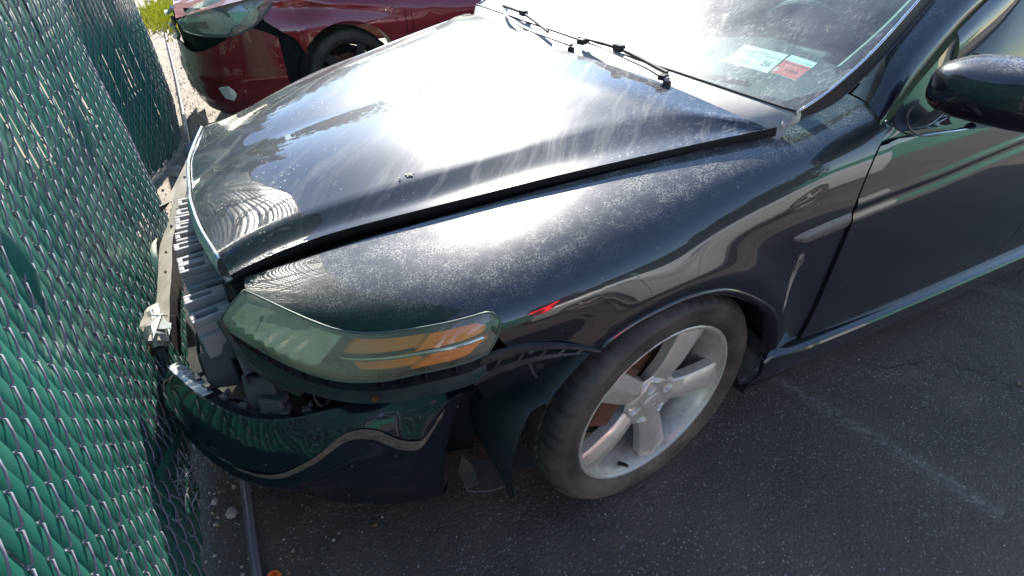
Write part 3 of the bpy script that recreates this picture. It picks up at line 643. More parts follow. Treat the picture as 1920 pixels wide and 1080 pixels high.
# ------------------------------------------------------------------ trees round the lot, seen mirrored in the paint
def tree(label, x, y, h, r, seed, group):
    random.seed(seed); t = thing('broadleaf_tree', label, 'tree', (x, y, 0), group=group)
    MB().tube(resamp([V(x, y, 0), V(x + .1, y, h * .3), V(x - .1, y + .1, h * .6)], 8), [.28 - .02 * k for k in range(8)], 8).obj('trunk', M['bark'], t)
    mb = MB()
    for _ in range(26):
        a = random.random() * 6.3; rr = r * math.sqrt(random.random()) * .75; c = V(x + math.cos(a) * rr, y + math.sin(a) * rr, h * random.uniform(.38, .88)); cr = r * random.uniform(.25, .45)
        for _ in range(110):
            d = V(random.gauss(0, 1), random.gauss(0, 1), random.gauss(0, .8)); d.normalize(); p = c + d * cr * random.uniform(.6, 1.05)
            u = V(random.gauss(0, 1), random.gauss(0, 1), random.gauss(0, 1)).normalized() * random.uniform(.12, .22); w = u.orthogonal().normalized() * u.length
            mb.add([p - u, p - w, p + u, p + w], [(0, 1, 2, 3)])
    mb.obj('crown', M['tree'], t, smooth=False)

# ------------------------------------------------------------------ the damaged black saloon
car = thing('black_sedan', 'dusty black four-door sedan with its front bumper torn off its mounts', 'car', (0, 0, 0))
def skirt(mb, line, off):
    mb.grid([line, [p + V(*off) for p in line]]); return mb
# ---- hood
E_ = smoothpoly(K['hood_edge'], 2); Cr = smoothpoly(K['hood_crease'], 2)
def hood():
    nu = 60
    e = resamp(E_, nu); c = resamp(Cr[:-1] + [V(.262, -.770, .9435)], nu)
    # centre line from the nose to the cowl
    cen = resamp([V(-.866, 0, .742), V(-.852, 0, .757), V(-.80, 0, .783), V(-.70, 0, .815), V(-.50, 0, .858), V(-.2, 0, .908), V(.05, 0, .945), V(.19, 0, .968)], nu)
    fr = resamp([V(-.812, -.452, .738), V(-.823, -.415, .742), V(-.836, -.365, .743), V(-.849, -.243, .744), V(-.860, -.10, .743), V(-.866, 0, .742)], 22)
    rows = []
    for i in range(nu):
        u = i / (nu - 1)
        A, B, Cc = e[i], c[i], cen[i]
        q = B.lerp(Cc, .35); q.z += .018 * math.sin(math.pi * min(1, u * 1.3 + .1) * .5); q.x = lerp(B.x, Cc.x, .55)
        q2 = B.lerp(Cc, .7); q2.z = lerp(B.z, Cc.z, .7) + .013; q2.x = lerp(B.x, Cc.x, .86)
        tr = A.lerp(B, .42); tr.z = lerp(A.z, B.z, .42) - .006
        seg1 = resamp([A, tr, B], 13); 
        h = [B, q, q2, Cc]; half = resamp(h, 22)
        full = seg1[:-1] + half
        rows.append(full + [V(p.x, -p.y, p.z) for p in full[-2::-1]])
    # pull the first rows onto the nose line
    n = len(rows[0])
    # gentle dents
    for r in rows:
        for p in r:
            p.z += .0012 * mn.noise(V(p.x * 5, p.y * 5, 1))
    mb = MB().grid(rows)
    o = mb.obj('hood', M['hood'], car, sharp=180)
    # turned-down side flanges and rear edge
    m2 = MB()
    for k, sgn in ((0, -1), (-1, 1)):
        line = [r[k] for r in rows]
        m2.grid([line, [p + V(0, -.001 * sgn, -.012) for p in line], [p + V(0, -.016 * sgn, -.030) for p in line]])
    line = rows[-1]; m2.grid([line, [p + V(.004, 0, -.02) for p in line]])
    m2.obj('hood_flange', M['dark'], o, sharp=180)
    line = rows[0]
    front = [p for p in line]
    # pale trim under the nose
    n2 = len(front); P = []
    for j, p in enumerate(front):
        w = math.sin(math.pi * j / (n2 - 1)) ** .35
        P.append([p + V(-.001, 0, .002), p + V(-.005, 0, .001), p + V(-.009, 0, -.004), p + V(-.014 * w - .004, 0, -.022 * w - .004), p + V(-.016 * w, 0, -.056 * w - .004), p + V(-.010, 0, -.070 * w - .004), p + V(.012, 0, -.070 * w)])
    m3 = MB(); m3.grid(P[10:-10]).obj('nose_trim', M['trim'], car, sharp=50)
    m4 = MB().tube([q[1] + V(-.001, 0, .001) for q in P[10:-10]], .0028, 6); m4.obj('trim_bead', M['chrome'], car)
    return rows
HR = hood()
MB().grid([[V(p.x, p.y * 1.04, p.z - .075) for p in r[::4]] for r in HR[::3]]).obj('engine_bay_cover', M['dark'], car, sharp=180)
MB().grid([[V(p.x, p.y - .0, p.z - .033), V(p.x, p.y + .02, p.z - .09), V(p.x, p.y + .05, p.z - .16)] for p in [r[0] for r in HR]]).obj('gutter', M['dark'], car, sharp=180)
tag_dirt = MB()
random.seed(2)
for k in range(26):
    a = random.gauss(0, .009); b = random.gauss(0, .005)
    tag_dirt.box((-.41 + a * .8 + b * .2, -.466 + b, .860 + .07 * (a) + abs(random.gauss(0, .001))), (.004, .003, .0024), Matrix.Rotation(random.random() * 3, 3, 'Z'))
tag_dirt.obj('bird_dropping', M['stone'], car, smooth=False)
# ---- fender + door skin
XGAP = [(z, x) for x, z in ((.489, .10), (.489, .60), (.489, .737), (.503, .81), (.536, .867), (.578, .906), (.566, .957))]
def xgap(z): return _ip(z, [a for a, b in XGAP], [b for a, b in XGAP])
FT = smoothpoly(K['fender_edge'], 2)
HLU = K['hl_up']; ARCR = .372
def zbot(x):
    if x < -.43: return _ip(x, [p[0] for p in HLU], [p[2] for p in HLU]) - .012
    if x < -.37: return lerp(_ip(-.43, [p[0] for p in HLU], [p[2] for p in HLU]) - .012, .668, sstep(-.43, -.37, x))
    if x < -.20: return _ip(x, [-.37, -.33, -.29, -.25, -.20], [.668, .668, .661, .645, .634])
    if x < .386: return _ip(x, [-.20, -.137, -.067, 0, .074, .114, .17, .229, .282, .318, .347, .366, .378, .386], [.645, .672, .686, .690, .678, .664, .634, .594, .553, .512, .463, .415, .385, .36])
    return _ip(x, [.386, .40, .489], [.352, .348, .345])
def fender():
    nx, nz = 120, 44; rows = []; ft = resamp(FT, nx)
    xs = []
    for i in range(nx):
        s = i / (nx - 1)
        if s < .8: xs.append(lerp(-.787, .30, s / .8))
        elif s < .93: xs.append(lerp(.30, .386, (s - .8) / .13))
        else: xs.append(lerp(.386, .487, (s - .93) / .07))
    fy = sorted(FT, key=lambda p: p.x)
    for i, x in enumerate(xs):
        h = sstep(.22, .487, x); zb = zbot(x); row = []
        xt = x + (.566 - .487) * h
        zt = _ip(xt, [p.x for p in fy], [p.z for p in fy]); yt = _ip(xt, [p.x for p in fy], [p.y for p in fy])
        for j in range(nz):
            t = j / (nz - 1); tt = t ** 1.7 if True else t
            z = lerp(zt, zb, tt); xx = x + (xgap(z) - .489) * h
            y = y_side(xx, min(z, zgap(min(xx, .6)) - .00001))
            k = math.exp(-(zt - z) / .006) if z > zt - .05 else 0
            y = lerp(y, yt, k) if t > 0 else yt
            row.append(V(xx, y, z))
        rows.append(row)
    o = MB().grid(rows).obj('fender', M['black'], car, sharp=180)
    mb = MB(); top = [r[0] for r in rows]; bot = [r[-1] for r in rows]
    mb.grid([top, [p + V(0, .012, -.004) for p in top], [p + V(0, .03, -.03) for p in top]])
    mb.grid([rows[-1], [p + V(-.002, .022, 0) for p in rows[-1]]])
    fr = rows[0]; mb.grid([fr, [p + V(.01, .03, 0) for p in fr]])
    mb.obj('fender_flange', M['dark'], o, sharp=180)
    # rolled wheel arch lip
    c = V(.005, 0, .322); P = []
    for p in [b for b, x in zip(bot, xs) if -.215 <= x <= .387]:
        d = V(p.x, 0, p.z) - c; d.normalize()
        P.append([p + V(0, 0, 0), p + V(0, -.004, 0) - d * .003, p + V(0, -.003, 0) - d * .010, p + V(0, .006, 0) - d * .020, p + V(0, .03, 0) - d * .024])
    MB().grid(P).obj('arch_lip', M['black'], o, sharp=180)
    # scrape beside the rear of the arch
    return rows
FR = fender()
MR = [[V(p.x, -p.y, p.z) for p in r] for r in FR]
MB().grid(MR).obj('fender', M['black'], car, sharp=180)
dcr = K['door_crease']
def door_y(x, z):
    zc = _ip(x, [p[0] for p in dcr], [p[2] for p in dcr]) if x < 1.216 else .766 + .03 * (x - 1.216)
    y = y_side(x, min(z, .96))
    y -= .0065 * sstep(zc - .002, zc - .030, z) * sstep(2.9, 2.5, x)
    y -= .004 * math.exp(-((z - zc - .012) / .010) ** 2)
    return y
SAIL = K['sail']
def dtop(x): return _ip(x, [p[0] for p in SAIL] + [1.6, 3.0], [p[2] for p in SAIL] + [.815, .83])
def dbot(x): return _ip(x, [.49, 1.05, 1.5, 2.4], [.345, .270, .225, .215])
def door(x0, x1, sgn=1, rear=False):
    rows = []; nx, nz = 70, 60
    for i in range(nx):
        x = lerp(x0, x1, i / (nx - 1)); w = sstep(x0 + .18, x0, x) if not rear else 0; row = []
        zt = dtop(x)
        for j in range(nz):
            zc = (_ip(x, [p[0] for p in dcr], [p[2] for p in dcr]) if x < 1.216 else .766 + .03 * (x - 1.216)) + .004
            z = lerp(zt, zc, j / 18) if j < 18 else (lerp(zc, zc - .042, (j - 18) / 12) if j < 30 else lerp(zc - .042, dbot(x), (j - 30) / (nz - 31)))
            xx = x + (xgap(z) + .005 - x0) * w if not rear else x
            row.append(V(xx, door_y(xx, z) * sgn, z))
        rows.append(row)
    o = MB().grid(rows).obj('rear_door' if rear else 'front_door', M['door'], car, sharp=180)
    mb = MB(); mb.grid([rows[0], [p + V(.004, .02 * sgn, 0) for p in rows[0]]]); mb.grid([rows[-1], [p + V(-.004, .02 * sgn, 0) for p in rows[-1]]])
    b = [r[-1] for r in rows]; mb.grid([b, [p + V(0, .03 * sgn, .002) for p in b]])
    mb.obj('door_edge', M['dark'], o, sharp=180)
    if sgn > 0:
        P = [[V(x, door_y(x, dtop(x)) - .001, dtop(x) + .001), V(x, door_y(x, dtop(x)) + .004, dtop(x) + .010), V(x, door_y(x, dtop(x)) + .022, dtop(x) + .012)] for x in [lerp(.92, x1, k / 20) for k in range(21)]]
        if not rear: MB().grid(P).obj('belt_moulding', M['rubber'], o, sharp=180)
    hx = x1 - .16
    P = [V(hx - .10, door_y(hx, .80) * sgn, .80), V(hx - .07, (door_y(hx, .8) - .035) * sgn, .802), V(hx + .05, (door_y(hx, .8) - .036) * sgn, .806), V(hx + .08, door_y(hx, .81) * sgn, .806)]
    MB().tube(resamp(P, 12), .011, 8).obj('handle', M['black'], o)
    return o
door(.494, 1.52); door(1.526, 2.36, 1, True); door(.494, 1.52, -1); door(1.526, 2.36, -1, True)
# inner black filler so no daylight shows through the shut lines
mb = MB()
for s in (-1, 1):
    mb.grid([[V(x, s * (abs(y_side(x, z)) - .035), z) for z in (.30, .5, .7, .84)] for x in (.40, .6, 1.0, 1.5, 2.0, 2.36)])
mb.obj('door_frame_inner', M['dark'], car, sharp=180)
# ---- side sill
def sill(sg=1):
    xs = [lerp(.40, 2.36, k / 30) for k in range(31)]; P = []
    for x in xs:
        za = _ip(x, [.40, .492, .825, 1.257, 1.80, 2.36], [.322, .318, .290, .262, .232, .222]); k = sstep(.40, .49, x)
        zc = _ip(x, [.374, .702, 1.126, 1.651, 2.36], [.217, .182, .150, .115, .10])
        P.append([V(x, sg * -.872, za + .012), V(x, sg * lerp(-.898, -.893, k), za), V(x, sg * lerp(-.905, -.914, k), za - .004 - .001 * k), V(x, sg * lerp(-.906, -.918, k), za - .010 - .001 * k), V(x, sg * -.912, lerp(za, zc, .35)), V(x, sg * -.902, lerp(za, zc, .8)), V(x, sg * -.890, zc), V(x, sg * -.84, zc - .005)])
    # sweep up to the arch at the front
    f = [V(.362, sg * -.875, .335), V(.368, sg * -.90, .318), V(.372, sg * -.905, .30), V(.374, sg * -.905, .29), V(.372, sg * -.903, .27), V(.368, sg * -.90, .25), V(.352, sg * -.885, .205), V(.345, sg * -.84, .20)]
    P = [f] + P
    MB().grid(P).obj('side_sill', M['door'], car, sharp=40)
sill(); sill(-1)
mk = [V(*p) + V(0, -.001, 0) for p in K['marker']]
# ---- side marker lamp and moulding on the fender
def markerlamp():
    P = []
    for i in range(18):
        u = i / 17; x = lerp(.300, .484, u); zt = lerp(.728, .741, u ** .5); zb_ = lerp(.722, .700, min(1, u * 4) if u < .25 else 1)
        zb_ = lerp(zb_, .705, .3 * u)
        e = math.sin(math.pi * min(1, u * 6) / 2)
        P.append([V(x, y_side(x, z) - .006 * math.sin(math.pi * k / 6) * e - .0006, z) for k in range(7) for z in [lerp(zt, zb_, k / 6)]])
    MB().grid(P).obj('side_marker', M['marker'], car, sharp=60)
markerlamp()
# pale scrape where the fender is creased
mb = MB(); random.seed(9)
for k in range(110):
    u = random.random(); z0 = lerp(.675, .535, u); x0 = lerp(.345, .335, u) + random.gauss(0, .0085 * (1 - u * .7)); L = random.uniform(.004, .026)
    pts = [V(x0 + (z0 - z) * -.05, y_side(x0, z) - .0015, z) for z in (z0, z0 - L / 2, z0 - L)]
    mb.grid([[p + V(-.0005, 0, 0) for p in pts], [p + V(.0005, 0, 0) for p in pts]])
mb.obj('paint_scrape', M['strip'], car, smooth=False)
# ---- inner arch
def liner():
    c = V(.0, 0, .325); P = []
    for k in range(50):
        a = math.radians(lerp(-8, 192, k / 49)); R = .385 + .012 * mn.noise(V(a * 2, 0, 0)) + (.03 if a > 2.6 else 0)
        row = []
        for y in (-.902, -.885, -.84, -.78, -.70, -.62, -.60):
            rr = R - (.012 if y < -.89 else 0) - (.06 if y > -.61 else 0) + .006 * math.sin(a * 9) * (1 if -.86 < y < -.65 else 0)
            row.append(V(c.x + rr * math.cos(a), y, c.z + rr * math.sin(a)))
        P.append(row)
    o = MB().grid(P).obj('wheel_arch_liner', M['liner'], car, sharp=60)
    n = 40; MB().poly([V(.40 * math.cos(2 * math.pi * k / n), -.60, .325 + .40 * math.sin(2 * math.pi * k / n)) for k in range(n)], .01, (0, -1, 0)).obj('inner_wheel_well', M['dark'], car)
    # rear flap with three clips
    O = [V(.372, -.898, .36), V(.385, -.90, .30), V(.36, -.895, .235), V(.345, -.875, .205), V(.335, -.80, .21), V(.345, -.78, .34), V(.36, -.80, .40)]
    f = MB().poly(O, .004, (-.6, -.7, 0)).obj('splash_flap', M['liner'], car, smooth=False)
    for p in ((.352, -.895, .300), (.335, -.88, .255), (.312, -.85, .225)):
        q = V(*p) + V(-.006, -.004, 0); MB().tube([q, q + V(-.004, -.005, 0)], .006, 10).obj('clip', M['beam'], f)
liner()

# ---- road wheels
LUG = [math.radians(a) for a in (29, -43, -115, 173, 101)]; SPK = [math.radians(a) for a in (65, -7, -79, -151, 137)]
def lathe(prof, n, f=None):
    return [[V(r * math.cos(2 * math.pi * k / n), y, r * math.sin(2 * math.pi * k / n)) if not f else f(r, y, k, n) for r, y in prof] for k in range(n)]
def closed(mb, P): return mb.grid(P + [P[0]])
def make_wheel(root, name='wheel', detail=True, rimmat=None):
    w = bpy.data.objects.new(name, None); col.objects.link(w); w.parent = root; w['_o'] = (0, 0, 0); w.empty_display_size = .1
    rimmat = rimmat or M['rim']
    prof = [(.232, -.092), (.242, -.104), (.250, -.1095), (.254, -.1125), (.264, -.1155), (.276, -.116), (.288, -.1135), (.291, -.1145), (.300, -.110), (.310, -.102), (.3165, -.092), (.3195, -.082), (.3205, -.066), (.3205, -.052), (.313, -.050), (.313, -.044), (.3205, -.042), (.321, -.005), (.313, -.003), (.313, .003), (.321, .005), (.3205, .042), (.313, .044), (.313, .050), (.3205, .052), (.3195, .082), (.310, .102), (.288, .1135), (.25, .11), (.226, .092)]
    def f(r, y, k, n):
        notch = 0
        if .2995 < r and y < -.05 and r > .305: notch = .0065 if k % 3 == 0 else 0
        if r > .318 and abs(y) < .045 and (k + int(y * 120)) % 3 == 0: notch = .005
        a = 2 * math.pi * k / n; r -= notch
        r += .0006 * math.sin(a * 31 + y * 40)
        z = r * math.sin(a)
        if z < -.312: z = lerp(z, -.3185, .6) if r > .31 else z
        return V(r * math.cos(a), y, z)
    mb = MB(); closed(mb, lathe(prof, 168 if detail else 48, f)).obj('tyre', M['tyre'], w, sharp=50)
    P = [(.2335, -.094), (.2335, -.101), (.2305, -.1035), (.2265, -.1025), (.224, -.097), (.2185, -.093), (.214, -.075), (.205, -.055), (.198, -.02), (.196, .09)]
    mb = MB(); closed(mb, lathe(P, 96 if detail else 40)).obj('rim_barrel', M['rimdirt'] if rimmat is M['rim'] else rimmat, w, sharp=40)
    MB().grid([[q * 1 for q in r] for r in (lambda L: L + [L[0]])(lathe([(.2340, -.096), (.2338, -.1015), (.2308, -.1042), (.2262, -.1032), (.2238, -.0975)], 96))]).obj('rim_lip', rimmat, w, sharp=40)
    if not detail:
        mb = MB()
        for a in SPK:
            R = Matrix.Rotation(-a, 3, 'Y'); mb.box(R @ V(.12, -.085, 0), (.20, .02, .055), R)
        mb.obj('spoke', rimmat, w, smooth=False)
    else:
        for a in SPK:
            rows = []
            for i in range(22):
                u = i / 21; r = lerp(.040, .2185, u); hw = lerp(.034, .042, sstep(0, 1, u)) + .004 * sstep(.72, 1, u)
                yt = -.082 - .010 * sstep(.0, .5, u) - .007 * u
                drop = .008 * sstep(.86, 1.0, u)
                row = []
                for s, h in ((-1.0, .040), (-.98, .016), (-.88, .0115), (-.60, .0075), (-.32, .0030), (-.20, .0010), (-.10, .0010), (.30, .0050), (.86, .0110), (.98, .016), (1.0, .040)):
                    row.append(V(r, yt + h + drop * (abs(s) < .7) * .5, s * hw))
                rows.append(row)
            R = Matrix.Rotation(-a, 3, 'Y')
            MB().grid([[R @ p for p in r] for r in rows]).obj('spoke', rimmat, w, sharp=32)
        P = []
        for k in range(121):
            a = 2 * math.pi * k / 120; row = []
            for i in range(26):
                r = lerp(.030, .080, i / 25); x, z = r * math.cos(a), r * math.sin(a)
                y = -.0855 + .014 * sstep(.064, .080, r) + .030 * sstep(.073, .078, r) * 0
                for l in LUG:
                    d = math.hypot(x - .055 * math.cos(l), z - .055 * math.sin(l))
                    y += .017 * sstep(.0165, .0115, d)
                row.append(V(x, y, z))
            P.append(row)
        MB().grid(P).obj('hub_face', rimmat, w, sharp=60)
        mb = MB(); closed(mb, lathe([(.0, -.0905), (.012, -.0905), (.026, -.0895), (.0285, -.088), (.0295, -.085), (.031, -.0835)], 40))
        for pts in ([(-.010, -.014), (-.004, .014)], [(.010, -.014), (.004, .014)], [(-.004, .014), (.004, .014)], [(-.0085, -.003), (.0085, -.003)]):
            mb.tube([V(p[0], -.0905, p[1]) for p in pts], .0014, 6)
        mb.obj('centre_cap', rimmat, w, sharp=40)
        for l in LUG:
            x, z = .055 * math.cos(l), .055 * math.sin(l)
            MB().tube([V(x, -.068, z), V(x, -.074, z), V(x, -.0765, z)], [.0092, .0092, .006], 6).obj('lug_nut', M['rim'], w, smooth=False)
        va = math.radians(-109); d = V(math.cos(va), 0, math.sin(va))
        MB().tube([d * .214 + V(0, -.078, 0), d * .203 + V(0, -.094, 0), d * .198 + V(0, -.104, 0)], [.0055, .0048, .004], 8).obj('valve_stem', M['rubber'], w)
    for ch in w.children:
        if not ch.name.startswith('tyre'): ch.scale = (1.028, 1, 1.028)
    mb = MB(); closed(mb, lathe([(.03, -.035), (.150, -.035), (.152, -.030), (.152, -.012), (.145, -.010), (.03, -.01)], 48)).obj('brake_disc', M['rust'], w, sharp=40)
    mb = MB(); R = Matrix.Rotation(math.radians(-150), 3, 'Y'); mb.box(R @ V(.135, -.035, 0), (.07, .07, .17), R); mb.obj('brake_caliper', M['rust'], w, smooth=False, bevel=.006)
    mb = MB(); closed(mb, lathe([(.0, .0), (.195, .02), (.195, .03), (.0, .05)], 32)).obj('backing_plate', M['dark'], w, sharp=40)
    return w
def copy_tree(o, parent):
    c = o.copy(); col.objects.link(c); c.parent = parent
    for ch in list(o.children): copy_tree(ch, c)
    return c
w0 = make_wheel(car); w0.location = (0, -.79, .322); w0.rotation_euler = (0, 0, .066)
wb = make_wheel(car, detail=False); wb.location = (2.74, -.79, .322)
for loc, rz in (((0, .79, .322), math.pi + .066), ((2.74, .79, .322), math.pi)):
    c = copy_tree(wb, car); c.location = loc; c.rotation_euler = (0, 0, rz)
# ---- headlamp
def headlamp():
    n = 54
    up = resamp([V(*p) for p in K['hl_up']][:-1] + [V(-.385, -.826, .727)], n); lo = resamp(K['hl_low'], n)
    up = resamp([V(*p) for p in K['hl_up'][:-1]] + [V(*K['hl_tip'][1])], n)
    # round the rear tip: end both lines on the tip curve
    rows = []
    nv = 14
    def out(p, u):
        t = (up[min(u + 1, n - 1)] - up[max(u - 1, 0)]); d = V(t.y, -t.x, 0).normalized()
        if d.y > 0: d = -d
        return d
    for i in range(n):
        d = out(up[i], i); row = []
        for j in range(nv):
            v = j / (nv - 1); p = up[i].lerp(lo[i], v) + d * (.004 + .016 * math.sin(math.pi * v) ** .8 * min(1, (n - 1 - i) / 8 + .2) + .004 * v)
            if i > n - 8:  # rounded tip bulges rearwards
                k = (i - (n - 8)) / 7; p.x += .012 * k * math.sin(math.pi * min(1, v * .8 + .05))
            row.append(p)
        rows.append(row)
    L = MB().grid(rows).obj('headlamp', M['lens'], car, sharp=180)
    # dark rubber seal round the lens
    loop = [r[0] for r in rows] + rows[-1][1:-1] + [r[-1] for r in rows][::-1] + [p for p in rows[0][1:-1]][::-1]
    loop.append(loop[0])
    MB().tube(loop, .0022, 5).obj('lens_rim', M['lampback'], L, sharp=180)
    def S(u, v, dep):
        i = min(n - 2, int(u * (n - 1))); f = u * (n - 1) - i; j = min(nv - 2, int(v * (nv - 1))); g = v * (nv - 1) - j
        p = rows[i][j].lerp(rows[i + 1][j], f).lerp(rows[i][j + 1].lerp(rows[i + 1][j + 1], f), g)
        return p - out(p, i) * dep - V(0, 0, 0)
    def patch(name, u0, u1, v0, v1, dep, m, slant=0, nu=24, nvv=8, edge=.01, wave=None):
        P = []
        for i in range(nu + 1):
            row = []
            for j in range(nvv + 1):
                a, b = i / nu, j / nvv
                v = lerp(v0(a) if callable(v0) else v0, v1(a) if callable(v1) else v1, b)
                u = lerp(u0, u1, a) + slant * (b - .5)
                dd = dep(a, b) if callable(dep) else dep
                if wave: dd += wave(a, b)
                row.append(S(min(.999, max(0.001, u)), v, dd))
            P.append(row)
        mb = MB().grid(P)
        # side walls give the piece thickness
        for line in ([r[0] for r in P], [r[-1] for r in P], P[0], P[-1]):
            mb.grid([line, [q + V(.0, edge, 0) for q in line]])
        return mb.obj(name, m, L, sharp=40)
    patch('housing_back', 0.0, 1.0, .0, 1.0, lambda a, b: (.052 * math.sin(math.pi * (a * .9 + .05)) ** .5 + .006 * a) * math.sin(math.pi * (b * .96 + .02)) ** .5 + .003, M['lampback'], nu=50, edge=.0)
    patch('reflector_bowl', .05, .44, .03, .80, lambda a, b: .012 + .045 * math.sin(math.pi * a) * math.sin(math.pi * b) + .006 * math.sin(b * 9 + a * 3) + .0035 * math.sin(a * 46) * sstep(.55, .9, b), M['lampbowl'], -.05, 60, 20)
    q = S(.16, .34, .006); MB().tube([q, q + V(.004, .010, -.001)], [.0045, .0030], 10).obj('bulb_cap', M['dark'], L)
    MB().tube([S(.163, .36 + .05 * k, .006) for k in range(6)], .0012, 5).obj('bulb_shield_post', M['lampback'], L)
    MB().tube([S(.07 + .37 * k / 20, .83, .020) for k in range(21)], .0016, 6).obj('bowl_edge', M['lampback'], L)
    patch('bulb_shield', .44, .52, .60, .90, .022, M['dark'], -.02)
    rib = lambda a, b: .0016 * math.sin(b * 40)
    patch('turn_lens', .50, .775, lambda a: lerp(.12, .13, a), lambda a: lerp(.44, .42, a), .018, simple('dull_amber_plastic', (.75, .27, .03), .3, var=.1, bumpk=0), -.03, wave=rib)
    patch('turn_lens', .55, .775, lambda a: lerp(.62, .55, a), lambda a: lerp(.80, .90, a), .018, bpy.data.materials['dull_amber_plastic'], .03, wave=rib)
    patch('amber_reflector', .755, .955, lambda a: lerp(.16, .12, sstep(.2, .3, a)), .45, .010, M['amber'], -.03, wave=rib)
    patch('amber_reflector', .775, .945, .56, .93, .010, M['amber'], -.05, wave=rib)
    bar = [S(.48 + .475 * k / 40, .525 - .02 * math.sin(k / 40 * 3), .006 + .010 * (1 - k / 40)) for k in range(41)]
    MB().tube(bar, [.0012 + .0022 * min(1, k / 14) for k in range(41)], 8).obj('chrome_bar', M['chrome'], L)
    # right-hand lamp, mirrored
    MB().grid(mir(rows)).obj('headlamp', M['lens'], car, sharp=180)
    MB().grid(mir([[p + V(.02, .02, 0) for p in r] for r in rows])).obj('lamp_housing', M['lampback'], car, sharp=180)
    return rows
HLR = headlamp()
# ---- plastic bracket under the headlamp
def bracket():
    n = 60; lo = resamp(K['hl_low'], n); bl = resamp(smoothpoly(K['brk_low'], 1) + [V(-.43, -.866, .640)], n); rows = []
    for i in range(n):
        a, b = lo[i], bl[i]
        t = lo[min(i + 1, n - 1)] - lo[max(i - 1, 0)]; d = V(t.y, -t.x, 0).normalized(); d = -d if d.y > 0 else d
        rows.append([a - d * .012 + V(0, 0, .004), a - d * .020 - V(0, 0, .012), a.lerp(b, .45) - d * .016, a.lerp(b, .55) + d * .003, a.lerp(b, .78) + d * .004, b + d * .006 + V(0, 0, .006), b + d * .010, b + d * .004 - V(0, 0, .006), b - d * .03 - V(0, 0, .006)])
    o = MB().grid(rows).obj('headlamp_bracket', M['plastic'], car, sharp=35)
    random.seed(6)
    for k in (4, 8, 13, 17, 21, 26, 37, 41, 46, 52):   # upright webs and rusty gaps
        r = rows[k]; w = rows[k + 1]
        m = MB(); d = (r[3] - r[1]); 
        m.grid([[r[0] + d * .1, r[1], r[2]], [r[0] + d * .9, r[3] + V(0, 0, .012), r[3] + V(0, 0, .001)]])
        m.grid([[w[0] + d * .1, w[1], w[2]], [w[0] + d * .9, w[3] + V(0, 0, .012), w[3] + V(0, 0, .001)]])
        m.grid([[r[0] + d * .9, r[3] + V(0, 0, .012)], [w[0] + d * .9, w[3] + V(0, 0, .012)]])
        m.obj('web', M['plastic'], o, smooth=False)
    for k0, k1, m in ((9, 12, 'mudplastic'), (14, 16, 'rust'), (18, 20, 'rust'), (22, 25, 'mudplastic')):
        MB().grid([[rows[k][1] + V(0, 0, .006) - V(.0, .0, 0), rows[k][2] + V(0, 0, .004)] for k in range(k0, k1 + 1)]).obj('bracket_gap', M[m], o, smooth=False)
    q = rows[36][4]; MB().tube([q, q + V(-.003, -.006, 0)], .007, 10).obj('bolt', M['rust'], o)
    # mud-caked support behind the inner end
    MB().tube(resamp([V(-.855, -.475, .640), V(-.842, -.505, .575), V(-.80, -.575, .535), V(-.75, -.63, .515)], 12), .009, 6).obj('bracket_stay', M['mudplastic'], o)
    # rear bracket running back to the arch
    n = 34; t_ = resamp(smoothpoly(K['brk2_top'], 1), n); b_ = resamp(smoothpoly(K['brk2_bot'], 1), n); P = []
    for i in range(n):
        w = 1 if (i // 4) % 2 else .3
        P.append([t_[i] + V(0, -.001, .003), t_[i] + V(0, -.009, .001), t_[i].lerp(b_[i], .25) + V(0, -.009, 0), t_[i].lerp(b_[i], .33) + V(0, .004 * w, 0), t_[i].lerp(b_[i], .60) + V(0, .004 * w, 0), t_[i].lerp(b_[i], .66) + V(0, -.010, 0), b_[i] + V(0, -.011, 0), b_[i] + V(0, .01, -.003)])
    o2 = MB().grid(P).obj('fender_bracket', M['plastic'], car, sharp=30)
    for k in (5, 11, 17, 22, 27):
        a = P[k]; c = P[k + 1]; MB().grid([[a[2] + V(0, -.001, 0), c[2] + V(0, -.001, 0)], [a[5] + V(0, -.001, 0), c[5] + V(0, -.001, 0)]]).obj('web', M['plastic'], o2, smooth=False)
    q = P[14][3]; MB().tube([q + V(0, -.004, 0), q + V(0, -.010, 0)], .0065, 10).obj('bolt', M['chrome'], o2)
bracket()
